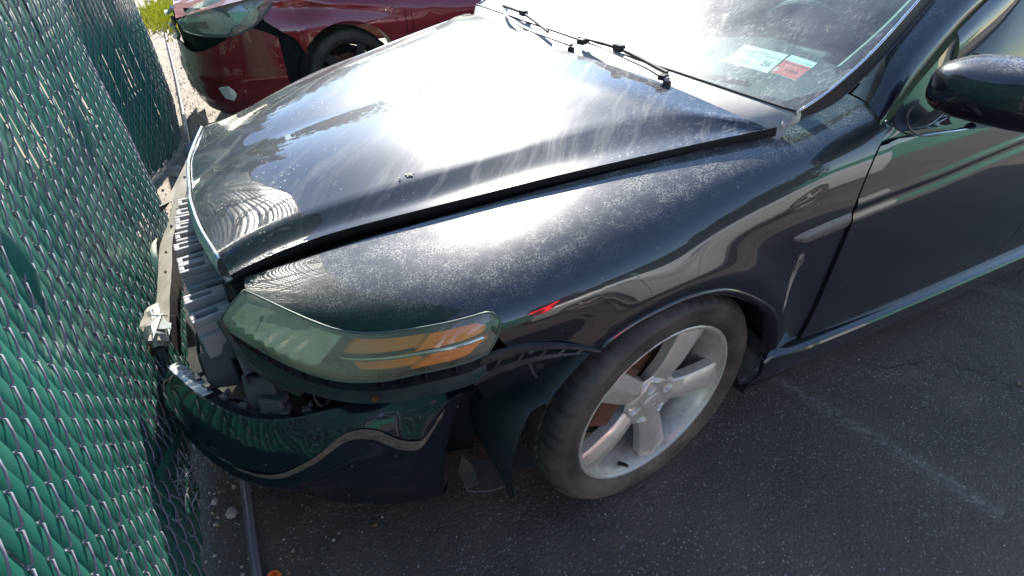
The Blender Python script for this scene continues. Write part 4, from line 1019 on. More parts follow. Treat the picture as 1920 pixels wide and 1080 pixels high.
# ---- front splash liner between bumper and tyre
def splash():
    top = [V(-.455, -.835, .60), V(-.41, -.853, .622), V(-.35, -.872, .640), V(-.28, -.893, .650), V(-.225, -.900, .638), V(-.15, -.87, .66)]
    m1 = [V(-.430, -.800, .54), V(-.395, -.822, .55), V(-.35, -.838, .56), V(-.30, -.848, .56), V(-.25, -.85, .56), V(-.12, -.82, .56)]
    m2 = [V(-.395, -.765, .42), V(-.375, -.785, .42), V(-.345, -.80, .42), V(-.315, -.81, .42), V(-.285, -.81, .42), V(-.17, -.78, .42)]
    m3 = [V(-.385, -.745, .28), V(-.37, -.765, .28), V(-.345, -.785, .28), V(-.32, -.795, .28), V(-.29, -.795, .28), V(-.17, -.77, .28)]
    b = [V(-.370, -.735, .155), V(-.350, -.755, .15), V(-.33, -.775, .145), V(-.305, -.785, .14), V(-.28, -.79, .15), V(-.20, -.78, .19)]
    P = loft([top, m1, m2, m3, b], 26, 6)
    o = MB().grid(P).obj('splash_liner', M['liner'], car, sharp=180)
    def rib(pts, r, m): MB().tube(resamp(pts, 20), r, 6).obj('liner_rib', m, o, sharp=180)
    rib([V(-.345, -.868, .632), V(-.330, -.856, .585), V(-.303, -.845, .53), V(-.262, -.842, .485)], .0038, M['beam'])
    rib([V(-.352, -.812, .50), V(-.366, -.80, .45), V(-.371, -.787, .38), V(-.363, -.78, .30), V(-.345, -.785, .22)], .0032, M['mudplastic'])
    rib([V(-.288, -.889, .640), V(-.25, -.868, .59), V(-.215, -.862, .555)], .0022, M['plastic'])
    q = V(-.312, -.858, .592); MB().tube([q, q + V(-.002, -.004, 0)], .008, 12).obj('clip', M['plastic'], o)
    # lower lip panel hanging near the ground
    MB().grid(loft([[V(-.450, -.735, .235), V(-.41, -.74, .19), V(-.36, -.75, .17), V(-.31, -.78, .16)], [V(-.465, -.75, .165), V(-.425, -.775, .13), V(-.375, -.785, .115), V(-.33, -.79, .12)]], 16, 5)).obj('air_dam', M['dark'], car, sharp=180)
    MB().tube([V(-.465, -.75, .165), V(-.460, -.765, .125), V(-.41, -.78, .110), V(-.355, -.79, .112)], .003, 6).obj('air_dam_edge', M['beam'], car, sharp=180)
    MB().poly([V(-.475, -.75, .20), V(-.458, -.768, .135), V(-.430, -.775, .15), V(-.435, -.75, .20), V(-.455, -.735, .235)], .003, (0, -1, 0)).obj('torn_flap', M['plastic'], car, smooth=False)
splash()
# ---- loose bumper cover
def cover():
    n = 70; T = resamp(smoothpoly(K['cov_top'], 1), n)
    Bp = [V(*p) for p in K['cov_bot']]; Bp[0] = V(-1.030, -.292, .305)
    B = resamp(smoothpoly(Bp, 1) + [V(-.512, -.735, .10)], n)
    rg = [(0, .62), (.22, .62), (.36, .60), (.45, .54), (.56, .30), (.64, .13), (.72, .14), (.82, .26), (.90, .26), (.96, .10), (1, .08)]
    rows = []
    for i in range(n):
        u = i / (n - 1); t = T[min(i + 1, n - 1)] - T[max(i - 1, 0)]; d = V(t.y, -t.x, 0); d = -d if d.dot(V(-1, -1, 0)) < 0 else d; d.normalize()
        f = _ip(u, [a for a, b in rg], [b for a, b in rg]); e = .044 * min(1, (1 - u) * 8 + .1); cv = .030 * sstep(.84, 1, u)
        R1 = T[i].lerp(B[i], f) + d * e
        R2 = T[i].lerp(B[i], min(1, f + .07)) + d * (e - .004)
        R3 = T[i].lerp(B[i], lerp(f, 1, .45)) + d * (e + .004); R4 = T[i].lerp(B[i], lerp(f, 1, .8)) + d * .016
        jag = .0035 * mn.noise(V(i * .9, 1, 0)) + (.006 * abs(mn.noise(V(i * 2.3, 7, 0))) if i < 16 else 0)
        T[i] = T[i] + V(0, 0, jag)
        a = [T[i] - d * .014 - V(0, 0, .004), T[i] + V(0, 0, .0), T[i] + d * .004 - V(0, 0, .002)]
        mid = resamp([T[i] + d * .004 - V(0, 0, .002), T[i].lerp(R1, .5) + d * .006 + V(0, 0, .006), R1], 9)[1:]
        low = resamp([R2, R3, R4, B[i]], 18)
        row = a + mid + low + [B[i] - d * .02 + V(0, 0, .004)]; m_ = len(row) - 1
        row = [q + V(-.8, .7, 0) * cv * math.sin(math.pi * k / m_) for k, q in enumerate(row)]
        rows.append(row)
    o = MB().grid(rows).obj('bumper_cover', M['gloss'], car, sharp=28)
    band = []  # thin tan strip along the ridge, painted as a band of reflected ground
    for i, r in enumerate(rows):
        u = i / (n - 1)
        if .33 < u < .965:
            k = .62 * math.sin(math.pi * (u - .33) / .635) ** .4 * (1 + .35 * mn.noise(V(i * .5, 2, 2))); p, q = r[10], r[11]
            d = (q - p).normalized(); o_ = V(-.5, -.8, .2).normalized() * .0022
            band.append([p - d * .010 * k + o_ * .5, p - d * .004 * k + o_, q + o_, q + d * .010 * k + o_ * .5])
    MB().grid(band).obj('reflection_band', M['reflband'], o, sharp=180)
    # right end folded edge
    MB().grid([rows[-1], [p + V(.012, .022, 0) for p in rows[-1]]]).obj('cover_return', M['dark'], o, sharp=180)
    # inner flange with broken tabs
    random.seed(4); P = [[r[1], r[1] + V(.008, .006, -.004), r[1] + V(.022, .018, -.010)] for r in rows[:52]]
    MB().grid(P).obj('cover_flange', M['plastic'], o, sharp=40)
    for k in (8, 12, 17, 22, 27, 31, 35):
        p = rows[k][1]; R = Matrix.Rotation(math.atan2(T[k + 1].y - T[k].y, T[k + 1].x - T[k].x), 3, 'Z')
        m = MB(); m.box(p + V(.018, .014, .001), (.020, .012, .010), R); m.box(p + V(.028, .022, .004), (.008, .010, .014), R)
        m.obj('clip_tab', M['beam'], o, smooth=False, bevel=.001)
    # torn end, pale broken plastic
    random.seed(23); tn = []
    for k in range(0, 15):
        p = rows[k][1]; tn.append([p + V(-.002, -.002, .001 + .006 * random.random()), p + V(.006 + .012 * random.random(), .006, .002 + .004 * random.random()), p + V(.012 + .014 * random.random(), .016 + .012 * random.random(), -.004 - .006 * random.random())])
    MB().grid(tn).obj('torn_lip', M['trim'], o, smooth=False)
    # dirty inside duct seen beside the liner
    MB().grid(loft([[V(-.515, -.70, .42), V(-.47, -.745, .47)], [V(-.50, -.68, .33), V(-.445, -.725, .40)]], 6, 5)).obj('duct', M['strip'], o, sharp=180)
    # scratches
    m = MB()
    for pts in ([V(-.80, -.615, .16), V(-.74, -.655, .145), V(-.67, -.685, .15)], [V(-.79, -.63, .125), V(-.70, -.685, .112), V(-.61, -.72, .13)]):
        q = resamp(pts, 10); m.tube([p + V(-.012, -.016, 0) for p in q], .0006, 4)
    m.obj('scratch', M['beam'], o)
    return rows
CV = cover()
# ---- upper bumper strip torn away towards the fence
def strip():
    a = resamp(K['strip_in'] + [], 44); b = resamp(K['strip_out'][:-1] + [V(-1.058, -.235, .475)], 44)
    P = []
    for k, (p, q) in enumerate(zip(a, b)):
        w = .004 * mn.noise(V(k * .7, 0, 2))
        P.append([p + V(.006, 0, -.055), p + V(.003, 0, -.01), p + V(0, 0, w), p.lerp(q, .5) + V(0, 0, .004 + w), q + V(0, 0, w), q + V(-.012, 0, -.02), q + V(-.010, 0, -.06)])
    o = MB().grid([r[2:5] for r in P]).obj('grille_surround', M['strip'], car, sharp=180)
    MB().grid([r[:3] for r in P]).obj('inner_wall', M['plastic'], o, sharp=180)
    MB().grid([r[4:] for r in P]).obj('outer_skin', M['black'], o, sharp=180)
    for k in (8, 14, 21, 24, 29, 33):
        p = P[k][3]; MB().tube([p + V(.004, .004, .001), p + V(.008, -.006, .001)], .0042, 8).obj('clip_hole', M['dark'], o)
    for k, s in ((11, 1), (15, 1.2), (19, 1)):
        p = P[k][2]; MB().box(p + V(.012, 0, -.012), (.026 * s, .03, .03)).obj('clip_block', M['dark'], o, smooth=False, bevel=.003)
    # dome of the outer skin beyond the strip
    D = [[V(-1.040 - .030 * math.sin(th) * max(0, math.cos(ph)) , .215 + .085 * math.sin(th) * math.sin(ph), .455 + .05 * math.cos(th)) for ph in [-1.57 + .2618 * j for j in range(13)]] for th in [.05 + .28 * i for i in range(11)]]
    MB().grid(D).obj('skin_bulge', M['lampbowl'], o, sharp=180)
    # crumpled end
    random.seed(12); R = []
    for i in range(9):
        u = i / 8; rr = .036 * math.sin(math.pi * (.15 + .8 * u)) + .006; row = []
        for j in range(12):
            an = 2 * math.pi * j / 12; k = 1 + .35 * mn.noise(V(i * .9, j * 1.3, 1))
            row.append(V(-1.040 + math.cos(an) * rr * k * .9, -.10 - .15 * u, .475 - .02 * u + math.sin(an) * rr * k * .7))
        R.append(row)
    m = MB(); m.grid(R, True); m.obj('crumpled_end', M['strip'], o, sharp=20)
    m = MB()
    for q in range(9): m.poly([V(-1.02 + random.uniform(-.03, .03), -.20 + random.uniform(-.06, .06), .50 + random.uniform(-.02, .01)) for _ in range(3)], .002, (0, 0, 1))
    m.obj('plastic_shards', M['trim'], o, smooth=False)
    # second strip leaf towards the far side
    A2 = resamp([V(-.85, .80, .60), V(-.90, .62, .585), V(-.955, .47, .555), V(-.99, .42, .54)], 12)
    MB().grid([[p, p + V(-.035, -.01, -.006), p + V(-.04, -.01, -.03)] for p in A2]).obj('torn_leaf', M['strip'], o, sharp=180)
strip()
# ---- energy absorber ribs, beam and brackets behind the bumper
def absorber():
    base = bpy.data.objects.new('energy_absorber', None); col.objects.link(base); base.parent = car; base['_o'] = (0, 0, 0); base.empty_display_size = .1
    random.seed(8)
    ys = [.16 - .0545 * k for k in range(11)]
    for k, y in enumerate(ys):
        y += random.gauss(0, .004)
        if k == 8: continue
        x = random.gauss(0, .003) + _ip(y, [-.46, -.3, -.1, .25], [-.880, -.890, -.897, -.900]); zt = _ip(y, [-.46, -.3, -.1, .3], [.585, .615, .63, .63])
        R = Matrix.Rotation(_ip(y, [-.4, 0, .3], [.16, .04, -.02]) + random.gauss(0, .05), 3, 'Z') @ Matrix.Rotation(random.gauss(0, .06), 3, 'X'); zt += random.gauss(0, .004)
        mb = MB(); L = .085
        # rib with a slot: two bars joined at the ends plus a deep body below
        mb.box((x, y, zt - .045), (L, .040, .075), R)
        mb.box(V(x, y, zt) + R @ V(0, .0145, 0), (L, .011, .016), R); mb.box(V(x, y, zt) + R @ V(0, -.0145, 0), (L, .011, .016), R)
        mb.box(V(x, y, zt) + R @ V(-L / 2 + .006, 0, 0), (.012, .018, .016), R); mb.box(V(x, y, zt) + R @ V(L / 2 - .014, 0, 0), (.028, .018, .016), R)
        mb.obj('rib', M['foam'], base, smooth=False, bevel=.0025)
        if k in (0, 4, 7, 10): MB().box((x + .005, y - .027, zt - .06), (L * .95, .016, .06), R).obj('rib_link', M['foam'], base, smooth=False, bevel=.002)
    MB().poly([V(-.875, -.10, .585), V(-.870, .26, .600), V(-.84, .26, .60), V(-.835, -.12, .59)], .05, (0, 0, 1)).obj('absorber_back', M['beam'], base, smooth=False, bevel=.004)
    # grey reinforcement with a raised edge
    a, b = V(-.868, -.185, .612), V(-.826, -.535, .530)
    t = (b - a).normalized(); s = t.cross(V(0, 0, 1)).normalized(); u = s.cross(t)
    P = []
    for k in range(13):
        p = a.lerp(b, k / 12); w = lerp(.030, .022, k / 12)
        P.append([p - s * w - u * .05, p - s * w, p - s * (w - .004) + u * .004, p - s * (w - .010) + u * .004, p - s * (w - .012), p + s * (w - .006), p + s * w - u * .003, p + s * w - u * .05])
    bm = MB().grid(P).obj('reinforcement_beam', M['beam'], car, sharp=25)
    MB().box(a + V(-.012, .035, .000), (.062, .050, .03), Matrix.Rotation(.1, 3, 'Z')).obj('beam_end', M['beam'], bm, smooth=False, bevel=.006)
    def blk(name, c, d, rz, m='beam', tp=.92, bev=.006): MB().box(c, d, Matrix.Rotation(rz, 3, 'Z') @ Matrix.Rotation(-.12, 3, 'X'), tp).obj(name, M[m], base, smooth=False, bevel=bev)
    blk('absorber_block', (-.820, -.500, .447), (.078, .070, .10), -.55)
    blk('absorber_block', (-.815, -.548, .415), (.060, .040, .08), -.55)
    blk('absorber_block', (-.900, -.385, .462), (.070, .075, .10), -.3)
    blk('absorber_block', (-.880, -.405, .512), (.040, .030, .05), -.3)
    blk('absorber_block', (-.910, -.365, .520), (.044, .030, .05), -.2)
    # step pieces alongside the beam
    for k in range(5):
        p = a.lerp(b, .18 + .17 * k) - s * .046 + V(0, 0, -.012)
        MB().box(p, (.042, .036, .03), Matrix.Rotation(.12, 3, 'Z')).obj('beam_step', M['beam'], bm, smooth=False, bevel=.004)
    # radiator support, rusty plates and dark engine bay front
    MB().box((-.79, -.40, .60), (.055, .10, .09), Matrix.Rotation(.3, 3, 'Z')).obj('core_support', M['mudplastic'], car, smooth=False, bevel=.004)
    MB().box((-.775, -.33, .64), (.05, .12, .05), Matrix.Rotation(.2, 3, 'Z')).obj('core_support', M['rust'], car, smooth=False, bevel=.004)
    MB().box((-.80, -.50, .50), (.04, .10, .08), Matrix.Rotation(.5, 3, 'Z')).obj('core_support', M['mudplastic'], car, smooth=False, bevel=.004)
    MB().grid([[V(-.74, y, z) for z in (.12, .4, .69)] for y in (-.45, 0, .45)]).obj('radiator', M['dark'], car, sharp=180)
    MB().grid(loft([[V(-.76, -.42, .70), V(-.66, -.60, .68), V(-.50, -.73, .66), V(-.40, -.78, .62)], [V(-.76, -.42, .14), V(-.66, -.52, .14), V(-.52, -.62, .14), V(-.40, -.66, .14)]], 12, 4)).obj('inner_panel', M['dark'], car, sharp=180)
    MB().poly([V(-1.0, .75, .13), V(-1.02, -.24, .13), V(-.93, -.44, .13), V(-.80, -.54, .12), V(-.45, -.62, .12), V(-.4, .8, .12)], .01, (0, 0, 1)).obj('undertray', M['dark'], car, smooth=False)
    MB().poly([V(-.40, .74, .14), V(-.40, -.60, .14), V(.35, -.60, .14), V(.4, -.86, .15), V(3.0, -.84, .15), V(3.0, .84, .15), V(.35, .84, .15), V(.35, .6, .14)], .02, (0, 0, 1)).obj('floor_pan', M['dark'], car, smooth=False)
    MB().grid([[V(-1.005 + .02 * abs(y - .2), y, z) for z in (.13, .3, .40)] for y in (-.27, -.1, .1, .3, .5)]).obj('bumper_remnant', M['black'], car, sharp=180)
    # far half of the bumper, dark and mostly hidden
    F = [[V(-.93 + .10 * (y / .7) ** 2, y, z) for z in (.60, .45, .25)] for y in (.45, .6, .7)] + [[V(-.80, .78, z) for z in (.6, .45, .25)], [V(-.5, .84, z) for z in (.62, .45, .25)]]
    MB().grid(F).obj('bumper_remnant', M['black'], car, sharp=180)
absorber()
# ---- torn ends, cables and shards left hanging in the gap
def debris():
    random.seed(77)
    def cable(pts, r, m='rubber'): MB().tube(resamp(pts, 22), r, 6).obj('cable', M[m], car, sharp=180)
    cable([V(-.78, -.50, .50), V(-.79, -.56, .42), V(-.76, -.60, .40), V(-.71, -.60, .43), V(-.66, -.60, .50)], .005)
    cable([V(-.72, -.55, .52), V(-.73, -.60, .44), V(-.68, -.615, .42), V(-.60, -.63, .46), V(-.55, -.66, .54)], .0035)
    cable([V(-.93, -.20, .52), V(-.965, -.27, .42), V(-.95, -.35, .36), V(-.90, -.40, .33)], .004)
    cable([V(-.90, -.30, .50), V(-.945, -.36, .44), V(-.935, -.42, .40), V(-.88, -.46, .39)], .003, 'beam')
    for k in range(26):
        u = random.random(); c = V(lerp(-.99, -.70, u), lerp(-.30, -.60, u) + .04, .40 + random.uniform(-.03, .03)) + V(random.uniform(-.01, .05), random.uniform(-.01, .05), 0)
        s = random.uniform(.008, .022); pts = [c + V(random.uniform(-s, s), random.uniform(-s, s), random.uniform(-s, s) * .5) for _ in range(4)]
        MB().poly(pts[:3], .002, (random.random() - .5, random.random() - .5, 1)).obj('shard', M[random.choice(('plastic', 'plastic', 'beam', 'strip', 'dark'))], car, smooth=False)
    for k in range(9):   # split tongue of plastic along the bracket
        u = .08 + .09 * k; p = resamp(smoothpoly(K['brk_low'], 1), 60)[int(u * 59)]; L = random.uniform(.008, .024)
        MB().poly([p + V(-.004, -.004, .004), p + V(.010, -.006, .004), p + V(.006 + random.uniform(-.006, .006), .004, -L)], .002, (-.4, -.8, 0)).obj('torn_tab', M['plastic'], car, smooth=False)
    # radiator fins and hose behind the opening
    for k in range(14): MB().box((-.748, -.42 + .035 * k, .40), (.006, .006, .50)).obj('radiator_fin', M['beam'], car, smooth=False)
    MB().tube(resamp([V(-.77, -.45, .46), V(-.80, -.30, .42), V(-.79, -.10, .44), V(-.80, .2, .43)], 20), .016, 10).obj('hose', M['rubber'], car)
    MB().box((-.83, -.10, .43), (.07, .62, .07), Matrix.Rotation(.05, 3, 'Z')).obj('crash_beam', M['plastic'], car, smooth=False, bevel=.006)
debris()

# ---- windscreen, pillars and roof
def ws_z(x, y): return .975 + .47 * (x - .24 - .11 * (y / .78) ** 2) - .035 * max(0, x - .75) ** 2
def ws_bx(y): return .262 + .058 * (y / .80) ** 2
WE = [V(*p) for p in K['ws_edge']] + [V(.85, -.715, 1.212), V(1.05, -.655, 1.296), V(1.20, -.60, 1.352)]
WE = smoothpoly([V(.330, -.802, .966)] + WE[1:], 1)
PL = [V(*p) for p in K['pil1']] + [V(.95, -.705, 1.222), V(1.15, -.66, 1.315), V(1.30, -.625, 1.37)]
GU = [V(*p) for p in K['gap_up']] + [V(1.08, -.755, 1.205), V(1.28, -.705, 1.285), V(1.46, -.675, 1.335)]
FL = [V(*p) for p in K['frame_lo']] + [V(1.22, -.750, 1.185), V(1.40, -.715, 1.25), V(1.56, -.695, 1.285)]
def cabin():
    n = 40; we = resamp(WE, n); rows = []
    for i in range(n):
        e = we[i]; u = i / (n - 1); x0 = e.x - lerp(.060, .04, u); row = []
        for j in range(41):
            s = -1 + 2 * j / 40; y = -e.y * s; x = x0 + (e.x - x0) * s * s
            z = e.z + (ws_z(x0, 0) - .47 * 0 - e.z) * 0 + (1 - s * s) * lerp(.008, .03, u)
            row.append(V(x, y, z))
        rows.append(row)
    w = MB().grid(rows).obj('windscreen', M['ws'], car, sharp=180)
    for sg in (1, -1):
        f = lambda L: [V(p.x, p.y * sg, p.z) for p in L]
        a = resamp(f(WE), 50); b = resamp(f([V(.350, -.797, .945)] + PL[1:]), 50); c = resamp(f([V(.566, -.757, .957)] + PL[3:]), 50); d = resamp(f(GU), 50)
        MB().tube([p + V(0, 0, .003) for p in a], .0030, 6).obj('glass_trim', M['chrome'], car, sharp=180)
        o = MB().grid([[p + V(0, 0, 0), p.lerp(q, .3) + V(0, -.002 * sg, .007), p.lerp(q, .75) + V(0, -.003 * sg, .006), q + V(0, .001 * sg, .001)] for p, q in zip(a, b)]).obj('pillar_moulding', M['rubber'], car, sharp=180)
        MB().tube([p + V(-.001, -.001 * sg, .003) for p in b], .0019, 5).obj('moulding_edge', M['beam'], o, sharp=180)
        P = []
        for p, q in zip(c, d):
            m = p.lerp(q, .5) + V(-.006, -.012 * sg, .012); P.append(resamp([p + V(.001, 0, .001), p.lerp(q, .2) + V(-.003, -.006 * sg, .008), m, p.lerp(q, .85) + V(-.003, -.008 * sg, .006), q], 12))
        MB().grid(P).obj('a_pillar', M['black'], car, sharp=180)
        g2 = [p + V(.012, -.001 * sg, -.006) for p in resamp(f(GU[2:]), 40)]; fl = resamp(f(FL), 40)
        P = [resamp([p, p.lerp(q, .3) + V(0, -.008 * sg, .003), p.lerp(q, .7) + V(0, -.009 * sg, .002), q], 10) for p, q in zip(g2, fl)]
        MB().grid(P).obj('door_window_frame', M['black'], car, sharp=180)
        MB().tube(fl, .0035, 6).obj('window_seal', M['rubber'], car, sharp=180)
        # fixed triangle in front of the door glass
        A = f([V(.588, -.846, .905), V(.66, -.835, .975), V(.735, -.822, 1.022), V(.812, -.805, 1.068)]); Bq = f([V(.572, -.856, .886), V(.70, -.853, .915), V(.77, -.838, .955), V(.823, -.818, .994)])
        Cq = f([V(.556, -.861, .874), V(.72, -.862, .880), V(.82, -.855, .905), V(.90, -.838, .955)]); Dq = f([V(.548, -.863, .867), V(.80, -.868, .860), V(.95, -.872, .856), V(1.03, -.872, .86)])
        MB().grid(loft([A, Bq, Cq, Dq], 16, 5)).obj('mirror_sail', M['black'], car, sharp=180)
        MB().tube([q + V(0, -.002 * sg, .002) for q in f([V(.604, -.862, .868), V(.7, -.866, .866), V(.86, -.872, .853), V(.98, -.876, .843), V(1.15, -.882, .832)])], .0028, 6).obj('sail_edge', M['chrome'], car, sharp=180)
        MB().poly(f([V(.535, -.858, .862), V(.60, -.864, .858), V(.64, -.862, .872), V(.63, -.850, .91), V(.592, -.842, .918), V(.560, -.848, .902), V(.540, -.855, .880)]), .004, (0, -sg, .3)).obj('sail_base', M['black'], car, smooth=False)
        # side glass
        bl = resamp(f([V(.70, -.852, .875), V(1.0, -.862, .856), V(1.3, -.866, .84), V(1.62, -.868, .835)]), 20); tl = resamp(f([V(.79, -.812, .98)] + FL[1:] + [V(1.66, -.692, 1.29)]), 20)
        MB().grid([[p.lerp(q, k / 6) + V(0, .012 * sg - .010 * sg * math.sin(math.pi * k / 6), 0) for k in range(7)] for p, q in zip(bl, tl)]).obj('side_window', M['win'], car, sharp=180)
        bl = resamp(f([V(1.66, -.865, .84), V(2.3, -.855, .85), V(2.75, -.83, .90)]), 16); tl = resamp(f([V(1.66, -.692, 1.29), V(2.1, -.70, 1.27), V(2.55, -.72, 1.12), ]), 16)
        MB().grid([[p.lerp(q, k / 5) for k in range(6)] for p, q in zip(bl, tl)]).obj('side_window', M['win'], car, sharp=180)
        rl = resamp(f([V(1.16, -.655, 1.345), V(1.46, -.675, 1.372), V(2.1, -.68, 1.35), V(2.7, -.70, 1.16), V(3.05, -.74, .96)]), 30); sl_ = resamp(f([V(1.40, -.690, 1.325), V(1.6, -.70, 1.300), V(2.1, -.71, 1.275), V(2.56, -.735, 1.12), V(2.80, -.82, .93)]), 30)
        MB().grid([[p, p.lerp(q, .5) + V(0, -.012 * sg, .01), q] for p, q in zip(rl, sl_)]).obj('roof_rail', M['black'], car, sharp=180)
        # rear quarter
        Q = [[V(x, sg * -(abs(y_side(min(x, 2.4), z)) - .06 * sstep(2.9, 3.75, x)), z) for z in (.24, .4, .55, .68, .8, .88 + .02 * sstep(2.4, 3, x))] for x in [2.365 + k * .1 for k in range(15)]]
        Q = [[p if not ((p.x - 2.74) ** 2 + (p.z - .33) ** 2 < .36 ** 2) else V(2.74 + (p.x - 2.74) * .36 / max(.05, math.hypot(p.x - 2.74, p.z - .33)), p.y, .33 + (p.z - .33) * .36 / max(.05, math.hypot(p.x - 2.74, p.z - .33))) for p in r] for r in Q]
        MB().grid(Q).obj('rear_quarter', M['black'], car, sharp=180)
    rows = []
    for x, z, hw in ((1.16, 1.352, .62), (1.3, 1.395, .655), (1.6, 1.42, .675), (2.0, 1.40, .68), (2.3, 1.345, .68)):
        rows.append([V(x - .03 * (1 - s * s), hw * s, z - .045 * s * s) for s in [-1 + .1 * k for k in range(21)]])
    MB().grid(rows).obj('roof', M['black'], car, sharp=180)
    MB().grid([[V(x, hw * s, z - .03 * s * s) for s in (-1, -.5, 0, .5, 1)] for x, z, hw in ((2.3, 1.345, .68), (2.65, 1.19, .70), (3.02, .99, .72))]).obj('rear_window', M['win'], car, sharp=180)
    MB().grid([[V(x, hw * s, z - .04 * s * s) for s in (-1, -.5, 0, .5, 1)] for x, z, hw in ((3.0, .99, .80), (3.4, .98, .80), (3.72, .95, .74), (3.78, .70, .78), (3.80, .35, .78))]).obj('boot_lid', M['black'], car, sharp=60)
cabin()
# ---- cowl
def cowl():
    n = 60; rows = []
    for k in range(n):
        y = lerp(-.800, .800, k / (n - 1)); s = y / .8
        hx = _ip(abs(y), [0, .14, .31, .47, .55, .65, .725, .80], [.196, .198, .207, .212, .222, .238, .262, .305]); hz = .958 - .024 * s * s - .012
        gx = ws_bx(y) + .0; gz = ws_z(gx, y) + (.004 if abs(s) < .99 else 0) - .012
        gz = lerp(.981, .962, s * s)
        rows.append([V(hx - .03, y, hz - .03), V(hx, y, hz), V(lerp(hx, gx, .35), y, lerp(hz, gz, .3) + .004), V(lerp(hx, gx, .85), y, lerp(hz, gz, .85) + .006), V(gx + .004, y, gz + .006), V(gx + .012, y, gz - .004)])
    o = MB().grid(rows).obj('cowl_panel', M['cowl'], car, sharp=40)
    MB().tube([r[4] + V(0, 0, .001) for r in rows], .0030, 6).obj('cowl_lip', M['rubber'], o, sharp=180)
    MB().poly([V(.300, -.795, .944), V(.345, -.800, .952), V(.368, -.786, .956), V(.345, -.770, .968), V(.315, -.772, .962)], .010, (0, 0, 1)).obj('cowl_end', M['cowl'], o, smooth=False, bevel=.003)
cowl()
# ---- wipers
def wiper(piv, pts, blade):
    w = MB().tube(resamp(pts, 22), [.0085 - .0040 * k / 21 for k in range(22)], 6, flat=.6).obj('wiper_arm', M['cowl'], car)
    MB().tube([V(*piv) - V(0, 0, .02), V(*piv) + V(0, 0, .012)], [.012, .010], 12).obj('wiper_pivot', M['rubber'], w)
    a, b = V(*blade[0]), V(*blade[1])
    MB().tube(resamp([a, a.lerp(b, .5) + V(0, 0, .012), b], 20), .0042, 6, flat=1.3).obj('wiper_blade', M['rubber'], w)
    MB().box(a.lerp(b, .5) + V(0, 0, .014), (.02, .03, .016)).obj('blade_clip', M['rubber'], w, smooth=False)
    return w
wiper((.216, -.110, .966), [V(.216, -.110, .984), V(.206, .00, .988), V(.212, .12, .986), V(.232, .27, .986), V(.268, .42, .990), V(.345, .57, 1.008)], (V(.232, .05, .992), V(.300, .50, 1.004)))
w2 = wiper((.222, -.520, .966), [V(.222, -.520, .982), V(.228, -.44, .990), V(.232, -.34, .994), V(.236, -.24, .998), V(.240, -.17, .999)], (V(.238, -.50, .990), V(.246, -.10, 1.000)))
MB().box((.222, -.505, .984), (.022, .020, .013), Matrix.Rotation(.3, 3, 'Z')).obj('arm_hinge', M['rubber'], w2, smooth=False, bevel=.003)
MB().box((.236, -.135, .996), (.022, .026, .016), Matrix.Rotation(.3, 3, 'Z')).obj('blade_clip', M['rubber'], w2, smooth=False, bevel=.003)
# ---- door mirror
def mirror():
    c = V(.668, -1.005, 1.010); P = []
    for i in range(17):
        th = math.pi * i / 16; row = []
        for j in range(28):
            ph = 2 * math.pi * j / 28; sx, sy, sz = math.sin(th) * math.cos(ph), math.cos(th), math.sin(th) * math.sin(ph)
            f = lambda v, e: math.copysign(abs(v) ** e, v)
            x = f(sx, .75) * .086; y = f(sy, .62) * .128; z = f(sz, .7) * .063
            if x > 0: x *= .45
            z *= 1 - .12 * sy if z > 0 else 1
            row.append(c + V(x - .16 * y, y, z + .05 * -y * 0 - .03 * (x < 0) * 0))
        P.append(row)
    m = MB().grid(P, True).obj('door_mirror', M['black'], car, sharp=180)
    MB().grid(loft([[V(.655, -.90, .955), V(.70, -.90, .950), V(.76, -.90, .955)], [V(.64, -.872, .905), V(.70, -.875, .898), V(.80, -.87, .900)], [V(.64, -.855, .885), V(.72, -.862, .88), V(.84, -.865, .872)]], 8, 5)).obj('mirror_foot', M['black'], m, sharp=180)
    MB().poly([c + V(.046, -.10, -.045), c + V(.046, -.10, .045), c + V(.042, .11, .048), c + V(.042, .11, -.045)], .003, (1, 0, 0)).obj('mirror_glass', M['chrome'], m, smooth=False)
    MB().tube(resamp([V(.635, -.868, .962), V(.618, -.866, .935), V(.640, -.870, .900), V(.70, -.876, .872), V(.78, -.880, .862)], 20), .0022, 5).obj('foot_seam', M['beam'], m, sharp=180)
mirror()
